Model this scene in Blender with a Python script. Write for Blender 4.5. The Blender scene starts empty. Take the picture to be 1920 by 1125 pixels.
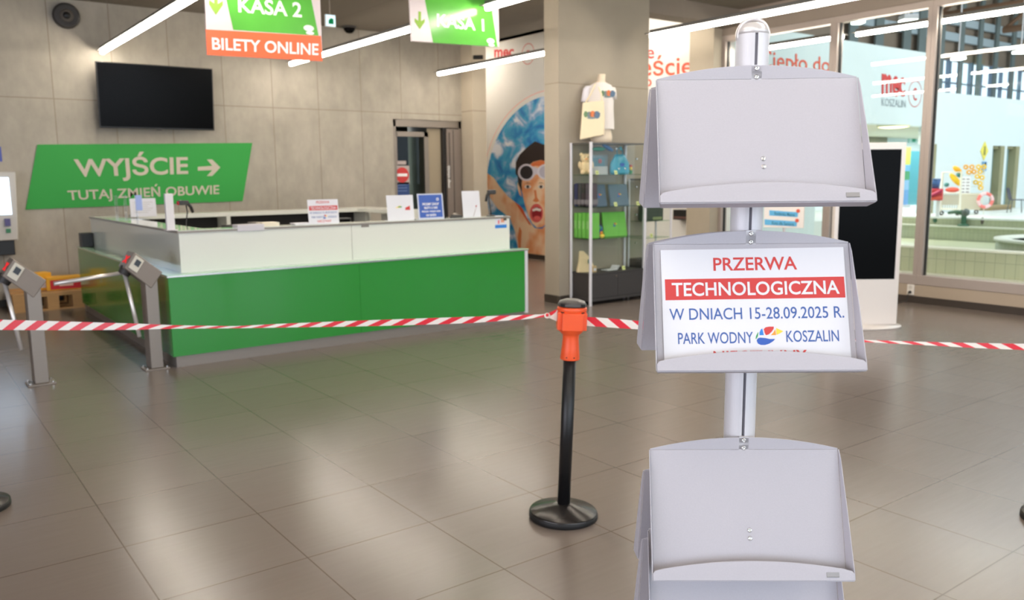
import bpy, bmesh, math, random
from mathutils import Vector, Matrix
random.seed(7)
S = bpy.context.scene
COL = S.collection
R = math.radians
PI = math.pi

# ------------------------------------------------------------------ camera, world, light, exposure
FPX, PITCH, ROLL, YAW, CAMH = 1568.0, R(8.42), R(-0.594), R(53.39), 1.6
RIGHT = Vector((math.sin(YAW), -math.cos(YAW), 0))       # room axes: x = along the counter, y = into the lobby
FWD = Vector((math.cos(YAW), math.sin(YAW), 0))
UP = Vector((0, 0, 1))
EYE = Vector((0, 0, CAMH))
_f = FWD * math.cos(PITCH) - UP * math.sin(PITCH)
_u = UP * math.cos(PITCH) + FWD * math.sin(PITCH)
_cr, _sr = math.cos(ROLL), math.sin(ROLL)
CX = RIGHT * _cr - _u * _sr
CY = RIGHT * _sr + _u * _cr
# image x (right) and y (down):  x = cr*x0 - sr*d, y = sr*x0 + cr*d  with d = -up
CX = RIGHT * _cr + _u * _sr
CY = _u * _cr - RIGHT * _sr
cam_d = bpy.data.cameras.new('camera')
cam = bpy.data.objects.new('camera', cam_d)
COL.objects.link(cam)
M3 = Matrix((CX, CY, -_f)).transposed()
cam.matrix_world = Matrix.Translation(EYE) @ M3.to_4x4()
cam_d.sensor_width = 36.0
cam_d.lens = FPX * 36.0 / 1920.0
cam_d.clip_start = 0.05
cam_d.clip_end = 200
cam_d.dof.use_dof = True
cam_d.dof.focus_distance = 1.75
cam_d.dof.aperture_fstop = 6.0
S.camera = cam

W = bpy.data.worlds.new('sky')
S.world = W
W.use_nodes = True
bg = W.node_tree.nodes['Background']
bg.inputs['Color'].default_value = (0.72, 0.86, 1.0, 1)
bg.inputs['Strength'].default_value = 2.0
S.view_settings.view_transform = 'Standard'
S.view_settings.look = 'None'
S.view_settings.gamma = 1.0
S.view_settings.use_curve_mapping = False
S.view_settings.exposure = 0.0
LAMP_L = 54.0          # radiance of the lobby strip lamps

def area(name, loc, rot, sx, sy, power, col):
    l = bpy.data.lights.new(name, 'AREA')
    l.shape = 'RECTANGLE'; l.size = sx; l.size_y = sy; l.energy = power; l.color = col
    o = bpy.data.objects.new(name, l); COL.objects.link(o)
    o.location = loc; o.rotation_euler = rot
    return o
# daylight: the glazed entrance front behind the photographer; then added fill for the lobby and the pool hall
area('daylight_entrance', (2.5, -5.9, 2.0), (R(90), 0, 0), 11, 3.2, 260, (0.78, 0.88, 1.0))
area('added_left_fill', (-6.85, 1.0, 1.8), (0, R(-90), 0), 3.0, 8, 430, (0.82, 0.86, 1.0))  # added fill from the left
area('added_hall_fill', (31, 4, 10.3), (0, 0, 0), 24, 18, 5200, (0.84, 0.94, 1.0))  # added overhead fill for the pool hall, whose ceiling is closed

# ------------------------------------------------------------------ where the photo's rays meet the room's planes
def ray(px, py):
    return CX * ((px - 960) / FPX) - CY * ((py - 562.5) / FPX) + _f
def atZ(px, py, z=0.0):
    r = ray(px, py); return EYE + r * ((z - CAMH) / r.z)
def atX(px, py, x):
    r = ray(px, py); return EYE + r * (x / r.x)
def atY(px, py, y):
    r = ray(px, py); return EYE + r * (y / r.y)

# ------------------------------------------------------------------ materials
def lin(c):
    def f(v):
        v /= 255.0
        return v / 12.92 if v <= 0.04045 else ((v + 0.055) / 1.055) ** 2.4
    return (f(c[0]), f(c[1]), f(c[2]), 1.0)
MATS = {}
def mat(name, col, rough=0.5, metal=0.0, spec=0.5, noise=0.0, nscale=20.0, bump=0.0, stretch=(1, 1, 1), coat=0.0, trans=0.0):
    if name in MATS: return MATS[name]
    m = bpy.data.materials.new(name); m.use_nodes = True
    nt = m.node_tree; b = nt.nodes['Principled BSDF']
    c = lin(col)
    b.inputs['Base Color'].default_value = c
    b.inputs['Roughness'].default_value = rough
    b.inputs['Metallic'].default_value = metal
    b.inputs['Specular IOR Level'].default_value = spec
    b.inputs['Coat Weight'].default_value = coat
    b.inputs['Transmission Weight'].default_value = trans
    if noise > 0 or bump > 0:
        tc = nt.nodes.new('ShaderNodeTexCoord'); mp = nt.nodes.new('ShaderNodeMapping')
        mp.inputs['Scale'].default_value = stretch
        nz = nt.nodes.new('ShaderNodeTexNoise'); nz.inputs['Scale'].default_value = nscale
        nz.inputs['Detail'].default_value = 5
        nt.links.new(tc.outputs['Object'], mp.inputs[0]); nt.links.new(mp.outputs[0], nz.inputs['Vector'])
        if noise > 0:
            mx = nt.nodes.new('ShaderNodeMixRGB'); mx.blend_type = 'MIX'
            mx.inputs[1].default_value = tuple(v * (1 - noise) for v in c[:3]) + (1,)
            mx.inputs[2].default_value = tuple(min(1, v * (1 + noise)) for v in c[:3]) + (1,)
            nt.links.new(nz.outputs['Fac'], mx.inputs[0]); nt.links.new(mx.outputs[0], b.inputs['Base Color'])
        if bump > 0:
            bp = nt.nodes.new('ShaderNodeBump'); bp.inputs['Strength'].default_value = bump; bp.inputs['Distance'].default_value = 0.01
            nt.links.new(nz.outputs['Fac'], bp.inputs['Height']); nt.links.new(bp.outputs[0], b.inputs['Normal'])
    MATS[name] = m
    return m
def emit(name, col, strength):
    if name in MATS: return MATS[name]
    m = bpy.data.materials.new(name); m.use_nodes = True
    nt = m.node_tree; nt.nodes.remove(nt.nodes['Principled BSDF'])
    e = nt.nodes.new('ShaderNodeEmission'); e.inputs[0].default_value = lin(col); e.inputs[1].default_value = strength
    nt.links.new(e.outputs[0], nt.nodes['Material Output'].inputs[0])
    MATS[name] = m
    return m
def glass(name, tint=(0.93, 0.98, 0.96), refl=1.0, ior=1.5):
    if name in MATS: return MATS[name]
    m = bpy.data.materials.new(name); m.use_nodes = True
    nt = m.node_tree; nt.nodes.remove(nt.nodes['Principled BSDF'])
    t = nt.nodes.new('ShaderNodeBsdfTransparent'); t.inputs[0].default_value = tint + (1,)
    g = nt.nodes.new('ShaderNodeBsdfGlossy'); g.inputs['Roughness'].default_value = 0.0
    g.inputs[0].default_value = (refl, refl, refl, 1)
    fr = nt.nodes.new('ShaderNodeFresnel'); fr.inputs[0].default_value = ior
    geo = nt.nodes.new('ShaderNodeNewGeometry')
    # the pane's Fresnel term, the same on both of its faces
    mxi = nt.nodes.new('ShaderNodeMix'); mxi.data_type = 'FLOAT'
    mxi.inputs[2].default_value = ior; mxi.inputs[3].default_value = 1.0 / ior
    nt.links.new(geo.outputs['Backfacing'], mxi.inputs[0]); nt.links.new(mxi.outputs[0], fr.inputs[0])
    mx = nt.nodes.new('ShaderNodeMixShader')
    nt.links.new(fr.outputs[0], mx.inputs[0]); nt.links.new(t.outputs[0], mx.inputs[1]); nt.links.new(g.outputs[0], mx.inputs[2])
    nt.links.new(mx.outputs[0], nt.nodes['Material Output'].inputs[0])
    MATS[name] = m
    return m

def grid_mat(name, base, joint, axes, size, offset, width, rough, rvar=0.0, streak=None, nscale=3.0, namt=0.1, spec=0.5, bump=0.0, jdark=1.0, blotch=0.0):
    """tiles or panels: joints every size[i] metres along the two named axes of object space"""
    m = bpy.data.materials.new(name); m.use_nodes = True
    nt = m.node_tree; b = nt.nodes['Principled BSDF']; L = nt.links.new
    tc = nt.nodes.new('ShaderNodeTexCoord'); sep = nt.nodes.new('ShaderNodeSeparateXYZ')
    L(tc.outputs['Object'], sep.inputs[0])
    def math_(op, a, bb=None):
        n = nt.nodes.new('ShaderNodeMath'); n.operation = op
        for i, v in enumerate((a, bb)):
            if v is None: continue
            if isinstance(v, (int, float)): n.inputs[i].default_value = v
            else: L(v, n.inputs[i])
        return n.outputs[0]
    masks = []; cells = []
    for ax, s, o in zip(axes, size, offset):
        v = math_('DIVIDE', math_('SUBTRACT', sep.outputs[ax], o), s)
        fr = math_('FRACT', v)
        d = math_('MINIMUM', fr, math_('SUBTRACT', 1.0, fr))
        masks.append(math_('LESS_THAN', math_('MULTIPLY', d, s), width / 2))
        cells.append(math_('FLOOR', v))
    mask = math_('MAXIMUM', masks[0], masks[1])
    comb = nt.nodes.new('ShaderNodeCombineXYZ'); L(cells[0], comb.inputs[0]); L(cells[1], comb.inputs[1])
    wn = nt.nodes.new('ShaderNodeTexWhiteNoise'); wn.noise_dimensions = '3D'; L(comb.outputs[0], wn.inputs['Vector'])
    mp = nt.nodes.new('ShaderNodeMapping'); mp.inputs['Scale'].default_value = streak or (1, 1, 1)
    L(tc.outputs['Object'], mp.inputs[0])
    nz = nt.nodes.new('ShaderNodeTexNoise'); nz.inputs['Scale'].default_value = nscale; nz.inputs['Detail'].default_value = 7
    nz.inputs['Roughness'].default_value = 0.62
    L(mp.outputs[0], nz.inputs['Vector'])
    f = math_('ADD', math_('MULTIPLY', math_('SUBTRACT', nz.outputs['Fac'], 0.5), namt * 4), 1.0)
    f = math_('ADD', f, math_('MULTIPLY', math_('SUBTRACT', wn.outputs['Value'], 0.5), rvar))
    if blotch:
        n2 = nt.nodes.new('ShaderNodeTexNoise'); n2.inputs['Scale'].default_value = 0.9; n2.inputs['Detail'].default_value = 4
        L(tc.outputs['Object'], n2.inputs['Vector'])
        f = math_('ADD', f, math_('MULTIPLY', math_('SUBTRACT', n2.outputs['Fac'], 0.5), blotch))
    vm = nt.nodes.new('ShaderNodeVectorMath'); vm.operation = 'SCALE'
    vm.inputs[0].default_value = lin(base)[:3]; L(f, vm.inputs['Scale'])
    mx = nt.nodes.new('ShaderNodeMixRGB'); L(mask, mx.inputs[0]); L(vm.outputs[0], mx.inputs[1]); mx.inputs[2].default_value = lin(joint)
    L(mx.outputs[0], b.inputs['Base Color'])
    b.inputs['Specular IOR Level'].default_value = spec
    rr = math_('ADD', math_('MULTIPLY', nz.outputs['Fac'], 0.12), rough - 0.06)
    L(rr, b.inputs['Roughness'])
    if bump:
        bp = nt.nodes.new('ShaderNodeBump'); bp.inputs['Strength'].default_value = bump; bp.inputs['Distance'].default_value = 0.003
        L(math_('MULTIPLY', nz.outputs['Fac'], 0.6), bp.inputs['Height']); L(bp.outputs[0], b.inputs['Normal'])
    MATS[name] = m
    return m

FLOOR = grid_mat('floor_tile', (119, 107, 99), (84, 70, 60), ('X', 'Y'), (0.6, 0.6), (0.10, 0.23), 0.006, 0.24, rvar=0.07,
                 streak=(2.0, 26.0, 1.0), nscale=1.6, namt=0.045, spec=0.55)
CONC = grid_mat('concrete', (168, 160, 147), (142, 131, 114), ('X', 'Z'), (0.735, 2.67), (0.42, -0.01), 0.011, 0.75, rvar=0.06,
                streak=(1.6, 1.0, 0.9), nscale=3.4, namt=0.14, spec=0.25, bump=0.12, blotch=0.4)
CONC_Y = grid_mat('concrete_side', (176, 164, 146), (140, 127, 110), ('Y', 'Z'), (2.2, 2.72), (0.1, 0.0), 0.012, 0.75, rvar=0.04,
                  nscale=2.6, namt=0.05, spec=0.25, bump=0.1, blotch=0.18)
CONC_P = grid_mat('concrete_pillar', (166, 155, 139), (136, 124, 108), ('X', 'Z'), (2.9, 2.72), (5.62, 0.0), 0.008, 0.75, rvar=0.03,
                  nscale=2.6, namt=0.05, spec=0.25, bump=0.1, blotch=0.15)
CEIL = grid_mat('ceiling_board', (128, 119, 108), (120, 110, 100), ('X', 'Y'), (2.4, 2.4), (0.85, 0.4), 0.012, 0.8, namt=0.03, spec=0.2)
POOLTILE = grid_mat('pool_tile', (180, 184, 154), (154, 158, 134), ('Y', 'Z'), (0.12, 0.24), (0, 0), 0.008, 0.35, rvar=0.08, namt=0.02)
WHITE_WALL = mat('white_wall', (226, 223, 218), 0.8, noise=0.03, nscale=4)
HALL_WHITE = mat('hall_white', (214, 224, 224), 0.8, noise=0.03, nscale=3)
BASEB = grid_mat('baseboard_tile', (62, 54, 47), (110, 100, 90), ('X', 'Y'), (0.6, 0.6), (0.10, 0.23), 0.008, 0.4, namt=0.04)
STEEL = mat('brushed_steel', (146, 136, 127), 0.42, 0.5, noise=0.06, nscale=6, stretch=(1, 1, 30))
CHROME = mat('polished_steel', (215, 212, 208), 0.16, 1.0)
ALU = mat('anodised_aluminium', (212, 209, 212), 0.42, 0.1, noise=0.03, nscale=4, stretch=(30, 30, 1))
ALU_FRAME = mat('window_frame_grey', (178, 164, 155), 0.45, 0.25, noise=0.03, nscale=8)
SHEET = mat('powder_coated_sheet', (181, 177, 183), 0.55, 0.0, 0.4, noise=0.05, nscale=420, bump=0.03)
SHEET_EDGE = mat('sheet_edge', (214, 208, 204), 0.5, 0.2)
GREEN = mat('green_lacquer_glass', (38, 138, 44), 0.18, 0.0, 0.5, coat=0.2)
WHITEGLASS = mat('white_lacquer_glass', (224, 224, 214), 0.12, 0.0, 0.5)
LEDGE = mat('frosted_ledge_glass', (176, 212, 178), 0.12, 0.0, 0.6)
BLACKP = mat('black_plastic', (24, 22, 22), 0.4)
DARKP = mat('charcoal_plastic', (58, 54, 52), 0.5)
RUBBER = mat('black_rubber', (18, 17, 17), 0.55)
ORANGE = mat('orange_plastic', (246, 92, 44), 0.38, noise=0.04, nscale=30)
REDT = mat('tape_red', (222, 30, 48), 0.4)
WHITET = mat('tape_white', (236, 226, 216), 0.4)
PAPER = mat('white_paper', (218, 217, 222), 0.6)
INK_RED = mat('red_ink', (200, 58, 56), 0.6)
INK_BLUE = mat('blue_ink', (62, 94, 158), 0.6)
INK_ORANGE = mat('orange_ink', (236, 152, 52), 0.6)
INK_YELLOW = mat('yellow_ink', (240, 204, 70), 0.6)
INK_LBLUE = mat('light_blue_ink', (44, 124, 206), 0.6)
INK_GREEN = mat('green_ink', (46, 146, 86), 0.6)
INK_DBLUE = mat('deep_blue_ink', (46, 88, 172), 0.6)
LETTER = mat('sign_letter_white', (240, 238, 236), 0.5)
BEIGELET = mat('sign_letter_beige', (196, 184, 166), 0.6)
SIGNGREEN = mat('sign_green', (40, 152, 58), 0.6)
SCREEN = mat('switched_off_screen', (5, 4, 4), 0.2, 0.0, 0.08)
CLEAR = glass('window_glass', (0.93, 0.96, 0.95))
CABGLASS = glass('cabinet_glass', (0.95, 0.98, 0.96), refl=0.7)
ACRYL = glass('clear_acrylic', (0.90, 0.93, 0.97), refl=1.0)
LAMP = emit('strip_lamp_diffuser', (255, 245, 229), LAMP_L)

# ------------------------------------------------------------------ mesh building
class MB:
    def __init__(s):
        s.v = []; s.f = []; s.m = []; s.sm = []
    def face(s, pts, mi=0, smooth=False):
        b = len(s.v); s.v += [Vector(p) for p in pts]; s.f.append(list(range(b, b + len(pts)))); s.m.append(mi); s.sm.append(smooth)
        return s
    def raw(s, vs, fs, mi=0, smooth=False):
        b = len(s.v); s.v += [Vector(p) for p in vs]
        for f in fs:
            s.f.append([b + i for i in f]); s.m.append(mi); s.sm.append(smooth)
        return s
    def box(s, lo, hi, mi=0, rot=None, piv=None):
        x0, y0, z0 = lo; x1, y1, z1 = hi
        vs = [Vector(p) for p in ((x0,y0,z0),(x1,y0,z0),(x1,y1,z0),(x0,y1,z0),(x0,y0,z1),(x1,y0,z1),(x1,y1,z1),(x0,y1,z1))]
        if rot is not None:
            c = Vector(piv) if piv is not None else (Vector(lo) + Vector(hi)) / 2
            vs = [c + rot @ (p - c) for p in vs]
        return s.raw(vs, [(0,3,2,1),(4,5,6,7),(0,1,5,4),(1,2,6,5),(2,3,7,6),(3,0,4,7)], mi)
    def prism(s, poly, vec, mi=0, smooth=False):
        """poly: 3D outline; extruded by vec"""
        n = len(poly); p = [Vector(q) for q in poly]; v = Vector(vec)
        vs = p + [q + v for q in p]
        nrm = Vector((0, 0, 0))
        for i in range(n): nrm += p[i].cross(p[(i + 1) % n])
        flip = nrm.dot(v) > 0
        fs = [list(range(n))[::-1] if flip else list(range(n)), [n + i for i in range(n)] if flip else [n + i for i in range(n)][::-1]]
        for i in range(n):
            j = (i + 1) % n
            fs.append((i, j, n + j, n + i) if flip else (j, i, n + i, n + j))
        return s.raw(vs, fs, mi)
    def cyl(s, a, b, r0, r1=None, n=20, mi=0, caps=True, smooth=True):
        a = Vector(a); b = Vector(b); r1 = r0 if r1 is None else r1
        d = (b - a).normalized(); x = d.orthogonal().normalized(); y = d.cross(x)
        vs = []
        for c, r in ((a, r0), (b, r1)):
            for i in range(n):
                t = 2 * PI * i / n; vs.append(c + x * (r * math.cos(t)) + y * (r * math.sin(t)))
        s.raw(vs, [(i, (i + 1) % n, n + (i + 1) % n, n + i) for i in range(n)], mi, smooth)
        if caps:
            s.raw(vs[:n], [list(range(n))[::-1]], mi); s.raw(vs[n:], [list(range(n))], mi)
        return s
    def lathe(s, prof, c=(0, 0, 0), n=32, mi=0, sx=1.0, sy=1.0, rot=None, smooth=True):
        """prof: (r,z) list from bottom to top"""
        c = Vector(c); vs = []; k = len(prof)
        for r, z in prof:
            for i in range(n):
                t = 2 * PI * i / n; p = Vector((r * sx * math.cos(t), r * sy * math.sin(t), z))
                vs.append(c + (rot @ p if rot is not None else p))
        fs = [(j*n + i, j*n + (i+1) % n, (j+1)*n + (i+1) % n, (j+1)*n + i) for j in range(k-1) for i in range(n)]
        if prof[0][0] > 1e-6: fs.append([i for i in range(n)][::-1])
        if prof[-1][0] > 1e-6: fs.append([(k-1)*n + i for i in range(n)])
        return s.raw(vs, fs, mi, smooth)
    def ball(s, c, r, mi=0, n=16, sc=(1, 1, 1), rot=None):
        k = n // 2; prof = [(max(1e-7, math.sin(PI * j / k)), -math.cos(PI * j / k)) for j in range(k + 1)]
        c = Vector(c); vs = []
        for rr, z in prof:
            for i in range(n):
                t = 2 * PI * i / n; p = Vector((rr * math.cos(t) * r * sc[0], rr * math.sin(t) * r * sc[1], z * r * sc[2]))
                vs.append(c + (rot @ p if rot is not None else p))
        return s.raw(vs, [(j*n + i, j*n + (i+1) % n, (j+1)*n + (i+1) % n, (j+1)*n + i) for j in range(k) for i in range(n)], mi, True)
    def tube(s, pts, r, n=10, mi=0):
        pts = [Vector(p) for p in pts]; rs = r if isinstance(r, (list, tuple)) else [r] * len(pts)
        vs = []; px = None
        for i, p in enumerate(pts):
            d = (pts[min(i + 1, len(pts) - 1)] - pts[max(i - 1, 0)]).normalized()
            x = d.orthogonal().normalized() if px is None else (px - d * px.dot(d)).normalized()
            px = x; y = d.cross(x)
            for k in range(n):
                t = 2 * PI * k / n; vs.append(p + x * (rs[i] * math.cos(t)) + y * (rs[i] * math.sin(t)))
        m = len(pts)
        fs = [(j*n + i, j*n + (i+1) % n, (j+1)*n + (i+1) % n, (j+1)*n + i) for j in range(m-1) for i in range(n)]
        fs += [list(range(n))[::-1], [(m-1)*n + i for i in range(n)]]
        return s.raw(vs, fs, mi, True)
    def torus(s, c, R0, r, axis=(0, 0, 1), n=32, k=10, mi=0, sc=1.0, a0=0.0, a1=2 * PI):
        c = Vector(c); d = Vector(axis).normalized(); x = d.orthogonal().normalized(); y = d.cross(x)
        full = abs(a1 - a0 - 2 * PI) < 1e-6; pts = []
        vs = []
        m = n if full else n + 1
        for i in range(m):
            t = a0 + (a1 - a0) * i / n; o = x * math.cos(t) + y * math.sin(t)
            for j in range(k):
                q = 2 * PI * j / k; vs.append(c + o * (R0 + r * math.cos(q)) + d * (r * math.sin(q) * sc))
        fs = [(i*k + j, ((i+1) % m)*k + j, ((i+1) % m)*k + (j+1) % k, i*k + (j+1) % k) for i in range(n) for j in range(k)]
        return s.raw(vs, fs, mi, True)
    def loft(s, rings, mi=0, caps=True, smooth=True):
        n = len(rings[0]); vs = [p for r in rings for p in r]
        fs = [(j*n + i, j*n + (i+1) % n, (j+1)*n + (i+1) % n, (j+1)*n + i) for j in range(len(rings)-1) for i in range(n)]
        if caps: fs += [list(range(n))[::-1], [(len(rings)-1)*n + i for i in range(n)]]
        return s.raw(vs, fs, mi, smooth)
    def text(s, txt, q, lift=0.0, mi=0, bold=0.0, depth=0.0):
        """lettering fitted to the quad q = top-left, top-right, bottom-left, bottom-right"""
        tl, tr, bl, br = [Vector(p) for p in q]
        vs, fs = glyphs(txt, bold)
        x0 = min(v[0] for v in vs); x1 = max(v[0] for v in vs); y0 = min(v[1] for v in vs); y1 = max(v[1] for v in vs)
        nrm = (br - bl).cross(tl - bl).normalized()
        P = []
        for x, y in vs:
            u = (x - x0) / (x1 - x0); w = (y - y0) / (y1 - y0)
            P.append((bl * (1 - u) + br * u) * (1 - w) + (tl * (1 - u) + tr * u) * w + nrm * lift)
        return s.raw(P, fs, mi)
    def build(s, name, mats, parent=None, bevel=0.0, sub=0, weld=False):
        me = bpy.data.meshes.new(name)
        me.from_pydata([tuple(v) for v in s.v], [], s.f)
        for m in (mats if isinstance(mats, (list, tuple)) else [mats]): me.materials.append(m)
        for p, mi, sm in zip(me.polygons, s.m, s.sm):
            p.material_index = mi; p.use_smooth = sm
        if weld:
            bm = bmesh.new(); bm.from_mesh(me); bmesh.ops.remove_doubles(bm, verts=bm.verts, dist=1e-5); bm.to_mesh(me); bm.free()
        me.update()
        o = bpy.data.objects.new(name, me); COL.objects.link(o)
        if parent is not None: o.parent = parent
        if bevel > 0:
            b = o.modifiers.new('bevel', 'BEVEL'); b.width = bevel; b.segments = 2; b.limit_method = 'ANGLE'; b.angle_limit = R(40)
        if sub:
            d = o.modifiers.new('sub', 'SUBSURF'); d.levels = sub; d.render_levels = sub
        return o
GL = {}
def glyphs(txt, bold):
    if (txt, bold) in GL: return GL[(txt, bold)]
    cu = bpy.data.curves.new('lettering', 'FONT'); cu.body = txt; cu.size = 1.0; cu.offset = bold; cu.resolution_u = 4
    ob = bpy.data.objects.new('lettering', cu); COL.objects.link(ob)
    dg = bpy.context.evaluated_depsgraph_get(); ev = ob.evaluated_get(dg); me = ev.to_mesh()
    vs = [(v.co.x, v.co.y) for v in me.vertices]; fs = [list(p.vertices) for p in me.polygons]
    ev.to_mesh_clear(); bpy.data.objects.remove(ob); bpy.data.curves.remove(cu)
    GL[(txt, bold)] = (vs, fs)
    return vs, fs

def tag(o, label, cat, group=None):
    o['label'] = label; o['category'] = cat
    if group: o['group'] = group
    return o
def thing(name, label, cat, loc=(0, 0, 0), rz=0.0, group=None):
    o = bpy.data.objects.new(name, None); COL.objects.link(o)
    o.location = loc; o.rotation_euler = (0, 0, rz); o.empty_display_size = 0.1
    return tag(o, label, cat, group)
def struct(o):
    o['kind'] = 'structure'; return o
def dup(root, loc, label, rz=None, group=None):
    r = root.copy(); COL.objects.link(r); r.location = loc
    if rz is not None: r.rotation_euler = (0, 0, rz)
    r['label'] = label
    if group: r['group'] = group
    for ch in list(root.children):
        c = ch.copy(); COL.objects.link(c); c.parent = r
        for g in list(ch.children):
            d = g.copy(); COL.objects.link(d); d.parent = c
    return r
def rect(lo, hi, mats, name, parent=None, bevel=0.0):
    return MB().box(lo, hi).build(name, mats, parent, bevel)

# ================================================================== THE SETTING
YW = 12.5            # concrete wall behind the counter
XW = 10.1            # wall with the glazing to the pool
CE = 3.93            # lobby ceiling
struct(rect((-7, -6, -0.15), (XW, 17.5, 0), FLOOR, 'floor'))
cb = MB(); cb.box((-7, -6, CE), (8.9, YW + 0.3, CE + 0.2)); cb.box((8.9, -6, CE), (XW + 0.3, 8.4, CE + 0.2))
struct(cb.build('ceiling', CEIL))
cb = MB(); cb.box((8.9, 8.4, 4.42), (XW, 17.5, 4.6)); struct(cb.build('ceiling_passage', CEIL))
struct(rect((8.7, 8.4, CE), (8.9, 17.8, 4.6), CEIL, 'trim_ceiling_step'))
# back wall with the door opening
DX0, DX1, DZ = atY(737, 240, YW).x, atY(866, 240, YW).x, atY(800, 225, YW).z
DXM = atY(806, 240, YW).x; DXN = atY(831, 240, YW).x
w = MB(); w.box((-7, YW, 0), (DX0, YW + 0.3, CE)); w.box((DX1, YW, 0), (8.55, YW + 0.3, CE)); w.box((DX0, YW, DZ), (DX1, YW + 0.3, CE))
struct(w.build('wall_back', CONC))
struct(MB().box((atY(885.5, 150, YW - 0.35).x, YW - 0.35, 0), (atY(911, 150, YW - 0.35).x, YW + 0.3, 4.42)).build('trim_column', CONC_Y))
struct(rect((-7.3, -6, 0), (-7, YW + 0.3, CE), CONC_Y, 'wall_left'))
struct(rect((8.6, 17.5, 0), (XW + 0.4, 17.8, 4.6), WHITE_WALL, 'wall_passage_end'))
struct(rect((8.5, YW + 0.3, 0), (8.6, 17.8, 4.6), CONC_Y, 'wall_passage_left'))
# store room behind the open door, in shade
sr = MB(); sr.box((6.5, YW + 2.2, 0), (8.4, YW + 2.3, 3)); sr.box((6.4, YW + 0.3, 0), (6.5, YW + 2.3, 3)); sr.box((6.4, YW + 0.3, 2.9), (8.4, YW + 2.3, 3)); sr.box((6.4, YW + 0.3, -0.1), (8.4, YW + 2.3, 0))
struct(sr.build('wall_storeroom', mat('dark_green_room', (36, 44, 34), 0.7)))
# entrance front behind the photographer: piers and lintel around open glazing
e = MB()
for x in (-7.0, -3.6, -0.2, 3.2, 6.6, 9.9): e.box((x, -6.2, 0), (x + 0.2, -6.0, CE))
e.box((-7, -6.2, 3.55), (XW, -6.0, CE)); e.box((-7, -6.2, 0), (XW, -6.0, 0.35))
struct(e.build('wall_front', ALU_FRAME))
# right-hand wall: mural part, pilaster, and the bands under and over the glazing
GY1 = 8.30           # glazing starts here and runs towards the camera
w = MB(); w.box((XW, GY1 + 0.05, 0), (XW + 0.3, 17.8, 4.6))
struct(w.build('wall_right', WHITE_WALL))
w = MB(); w.box((XW, -6, 0.0), (XW + 0.14, GY1 + 0.05, 0.23))
struct(w.build('wall_right_plinth', mat('plinth_paint', (176, 158, 138), 0.7, noise=0.03)))
w = MB(); w.box((XW - 0.02, -6, 3.60), (XW + 0.3, GY1 + 0.05, CE))
struct(w.build('wall_right_lintel', mat('lintel_concrete', (146, 132, 120), 0.8, noise=0.06, nscale=3)))
struct(MB().box((XW - 0.2, 8.33, 0), (XW, atX(1293, 100, XW - 0.2).y, 3.72)).build('trim_pilaster', CONC_Y))
struct(rect((6.70, 8.02, 0), (8.24, 8.30, CE), CONC_P, 'trim_pillar'))
struct(rect((8.24, 8.02, 3.70), (XW, 8.32, CE + 0.5), mat('beam_concrete', (132, 120, 108), 0.8, noise=0.06, nscale=3), 'trim_beam'))
# baseboards
b = MB(); b.box((XW - 0.015, -6, 0), (XW, 8.33, 0.085)); struct(b.build('baseboard_right', mat('dark_baseboard', (62, 52, 45), 0.45, noise=0.04)))
struct(rect((XW - 0.015, 8.9, 0), (XW, 17.5, 0.085), MATS['dark_baseboard'], 'baseboard_mural'))
b = MB(); b.box((6.685, 8.005, 0), (8.255, 8.02, 0.10)); b.box((6.685, 8.02, 0), (6.70, 8.30, 0.10)); struct(b.build('baseboard_pillar', BASEB))
b = MB(); b.box((-7, YW - 0.012, 0), (DX0, YW, 0.09)); struct(b.build('baseboard_back', MATS['dark_baseboard']))

# glazing: three panes between broad mullions
def window(n, y0, y1):
    fr = MB(); xf = XW + 0.02
    fr.box((xf - 0.03, y0, 0.23), (xf + 0.10, y1, 0.345)); fr.box((xf - 0.03, y0, 3.52), (xf + 0.10, y1, 3.60))
    fr.box((xf - 0.03, y1 - 0.055, 0.345), (xf + 0.10, y1, 3.52)); fr.box((xf - 0.03, y0, 0.345), (xf + 0.10, y0 + 0.055, 3.52))
    o = fr.build('window_%d' % n, ALU_FRAME, bevel=0.004); struct(o)
    g = MB(); ga = 0.012
    for (a, bb, c, d) in ((y0 + 0.055, y0 + 0.055 + ga, 0.345, 3.52), (y1 - 0.055 - ga, y1 - 0.055, 0.345, 3.52)):
        g.box((xf + 0.02, a, c), (xf + 0.06, bb, d))
    g.build('window_gasket', RUBBER, o)
    p = MB(); p.face([(xf + 0.045, y1 - 0.06, 0.345), (xf + 0.045, y0 + 0.06, 0.345), (xf + 0.045, y0 + 0.06, 3.52), (xf + 0.045, y1 - 0.06, 3.52)])
    p.build('window_pane', CLEAR, o)
    return o
M1 = atX(1556, 250, XW).y; M2 = atX(1736, 250, XW).y
window(1, M1, GY1 + 0.03); window(2, M2, M1); window(3, M2 - (M1 - M2) * 1.35, M2); window(4, -0.4, M2 - (M1 - M2) * 1.35); window(5, -3.2, -0.4); window(6, -6.0, -3.2)

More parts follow.
